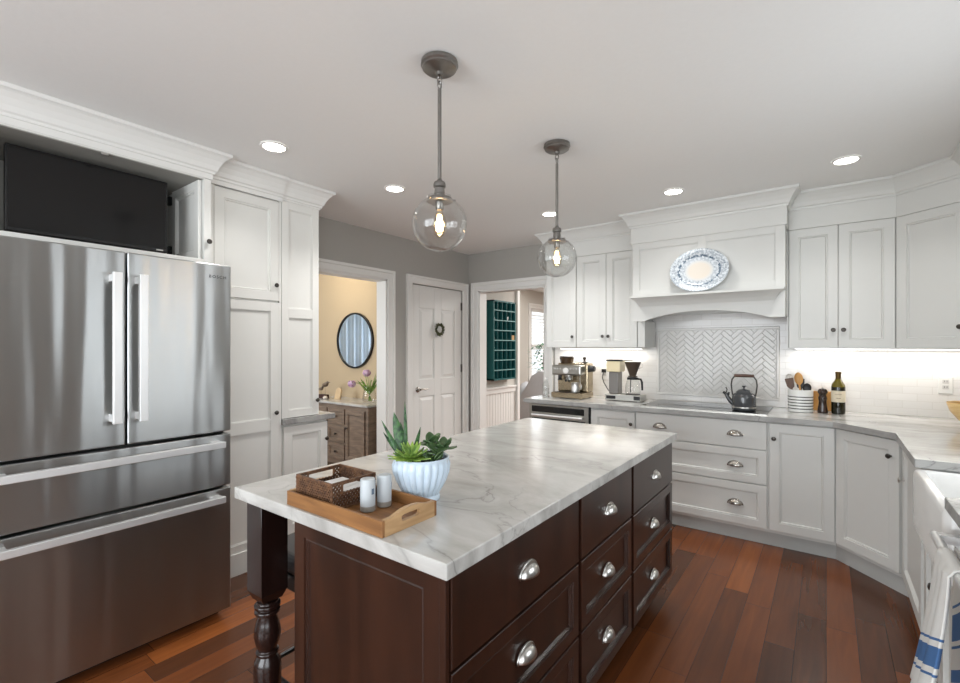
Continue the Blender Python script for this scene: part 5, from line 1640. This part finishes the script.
for nm, lab, cat, r, c, m_, prof in (('white_figurine', 'tiny white figurine in the leftmost hole of the third row down in the teal shelf', 'figurine', 6, 0, M['paper'], [(.014, 0), (.018, .02), (.010, .04), (.014, .055), (.004, .068)]),
                                 ('white_cup', 'tiny white cup in the teal shelf, right end of its second row', 'cup', 6, 3, M['paper'], [(.012, 0), (.020, .03), (.022, .05), (.018, .05), (.010, .006)]),
                                 ('pale_trinket', 'tiny pale trinket low in the left column of the teal shelf', 'ornament', 3, 0, M['paper'], [(.012, 0), (.016, .03), (.006, .05)]),
                                 ('brown_trinket', 'tiny dark brown pot in the left column of the teal shelf', 'ornament', 4, 0, M['darkwood'], [(.014, 0), (.020, .02), (.012, .045), (.014, .055)])):
    b = MB(); b.lathe(prof, (0, 0, 0), 14); o = tag(b.build(nm, m_, smooth=True), lab, cat); o.location = in_cell(r, c)
b = MB(); b.box(-.025, .025, -.030, .030, 0, .062); o = tag(b.build('tan_box', mat('tan_card', (178, 144, 96), .7, noise=.05), bevel=.002), 'small tan box at the right side of the teal shelf', 'box'); p = in_cell(4, 4); o.location = (p[0] + .01, p[1] - .004, p[2])

# armchair and plant in the dining room
t = thing('armchair', 'grey upholstered wing armchair in the dining room beyond the doorway', 'armchair', (0, 0, 0))
M['tweed'] = mat('grey_tweed', (190, 190, 191), .9, noise=.3, nscale=180, bump=.4)
prof = [(-.34, .16), (-.37, .48), (-.30, .54), (-.16, .57), (-.02, .65), (.08, .80), (.16, .96), (.28, 1.045), (.37, 1.03), (.40, .9), (.34, .16)]
for y_ in (-.34, .27):
    b = MB(); b.extrude([(x_, y_, z_) for x_, z_ in prof], (0, .07, 0)); b.build('wing', M['tweed'], t, bevel=.02, seg=3)
b = MB(); b.extrude([(.20, -.27, .16), (.34, -.27, .16), (.40, -.27, .9), (.37, -.27, 1.03), (.28, -.27, 1.04), (.22, -.27, .9)], (0, .54, 0)); b.build('backrest', M['tweed'], t, bevel=.02, seg=3)
b = MB(); b.box(-.36, .22, -.27, .27, .2, .47); b.build('seat', M['tweed'], t, bevel=.04, seg=4)
for x_ in (-.29, .29):
    for y_ in (-.28, .28):
        b = MB(); b.lathe([(.018, 0), (.026, .18)], (x_, y_, 0), 12); b.build('leg', M['black'], t, smooth=True)
t.location = (-3.78, 6.35, 0); t.rotation_euler = (0, 0, math.radians(12))
b = MB(); b.ball((0, 0, 0), .10, .21, .19, 20, 12); o = tag(b.build('throw_pillow', mat('pale_grey_cotton', (206, 208, 212), .9, noise=.05, nscale=60), smooth=True), 'pale grey throw pillow leaning in the grey armchair', 'pillow')
o.location = (-3.83, 6.31, .665); o.rotation_euler = (0, .25, math.radians(12))

t = thing('potted_tree', 'leafy green plant beside the armchair seen through the doorway', 'plant', (-3.90, 7.06, 0))
b = MB(); b.lathe([(.12, 0), (.15, .02), (.17, .28), (.16, .30), (.15, .27), (.02, .26)], (-3.90, 7.06, 0), 24); b.build('pot', M['trim'], t, smooth=True)
b = MB(); b.tube([(-3.90, 7.06, .25), (-3.91, 7.05, .8), (-3.90, 7.07, 1.3)], .012, 8); b.build('stem', M['darkwood'], t, smooth=True)
b = MB(); rng = random.Random(11)
for k in range(260):
    z_ = rng.uniform(.72, 1.46); a = rng.uniform(0, 2 * PI); rr_ = rng.uniform(.02, .24)
    p = Vector((-3.90 + rr_ * math.cos(a), 7.06 + rr_ * math.sin(a), z_)); d_ = Vector((math.cos(a), math.sin(a), rng.uniform(-.6, .8))).normalized()
    blade(b, p, p + d_ * rng.uniform(.05, .08), .018, .01, d_.cross(Vector((0, 0, 1))), .0008, n=4, fold=.1, shape=2)
o = b.build('foliage', leafy('green_leaf', (30, 96, 66), (110, 168, 130), 20), t)
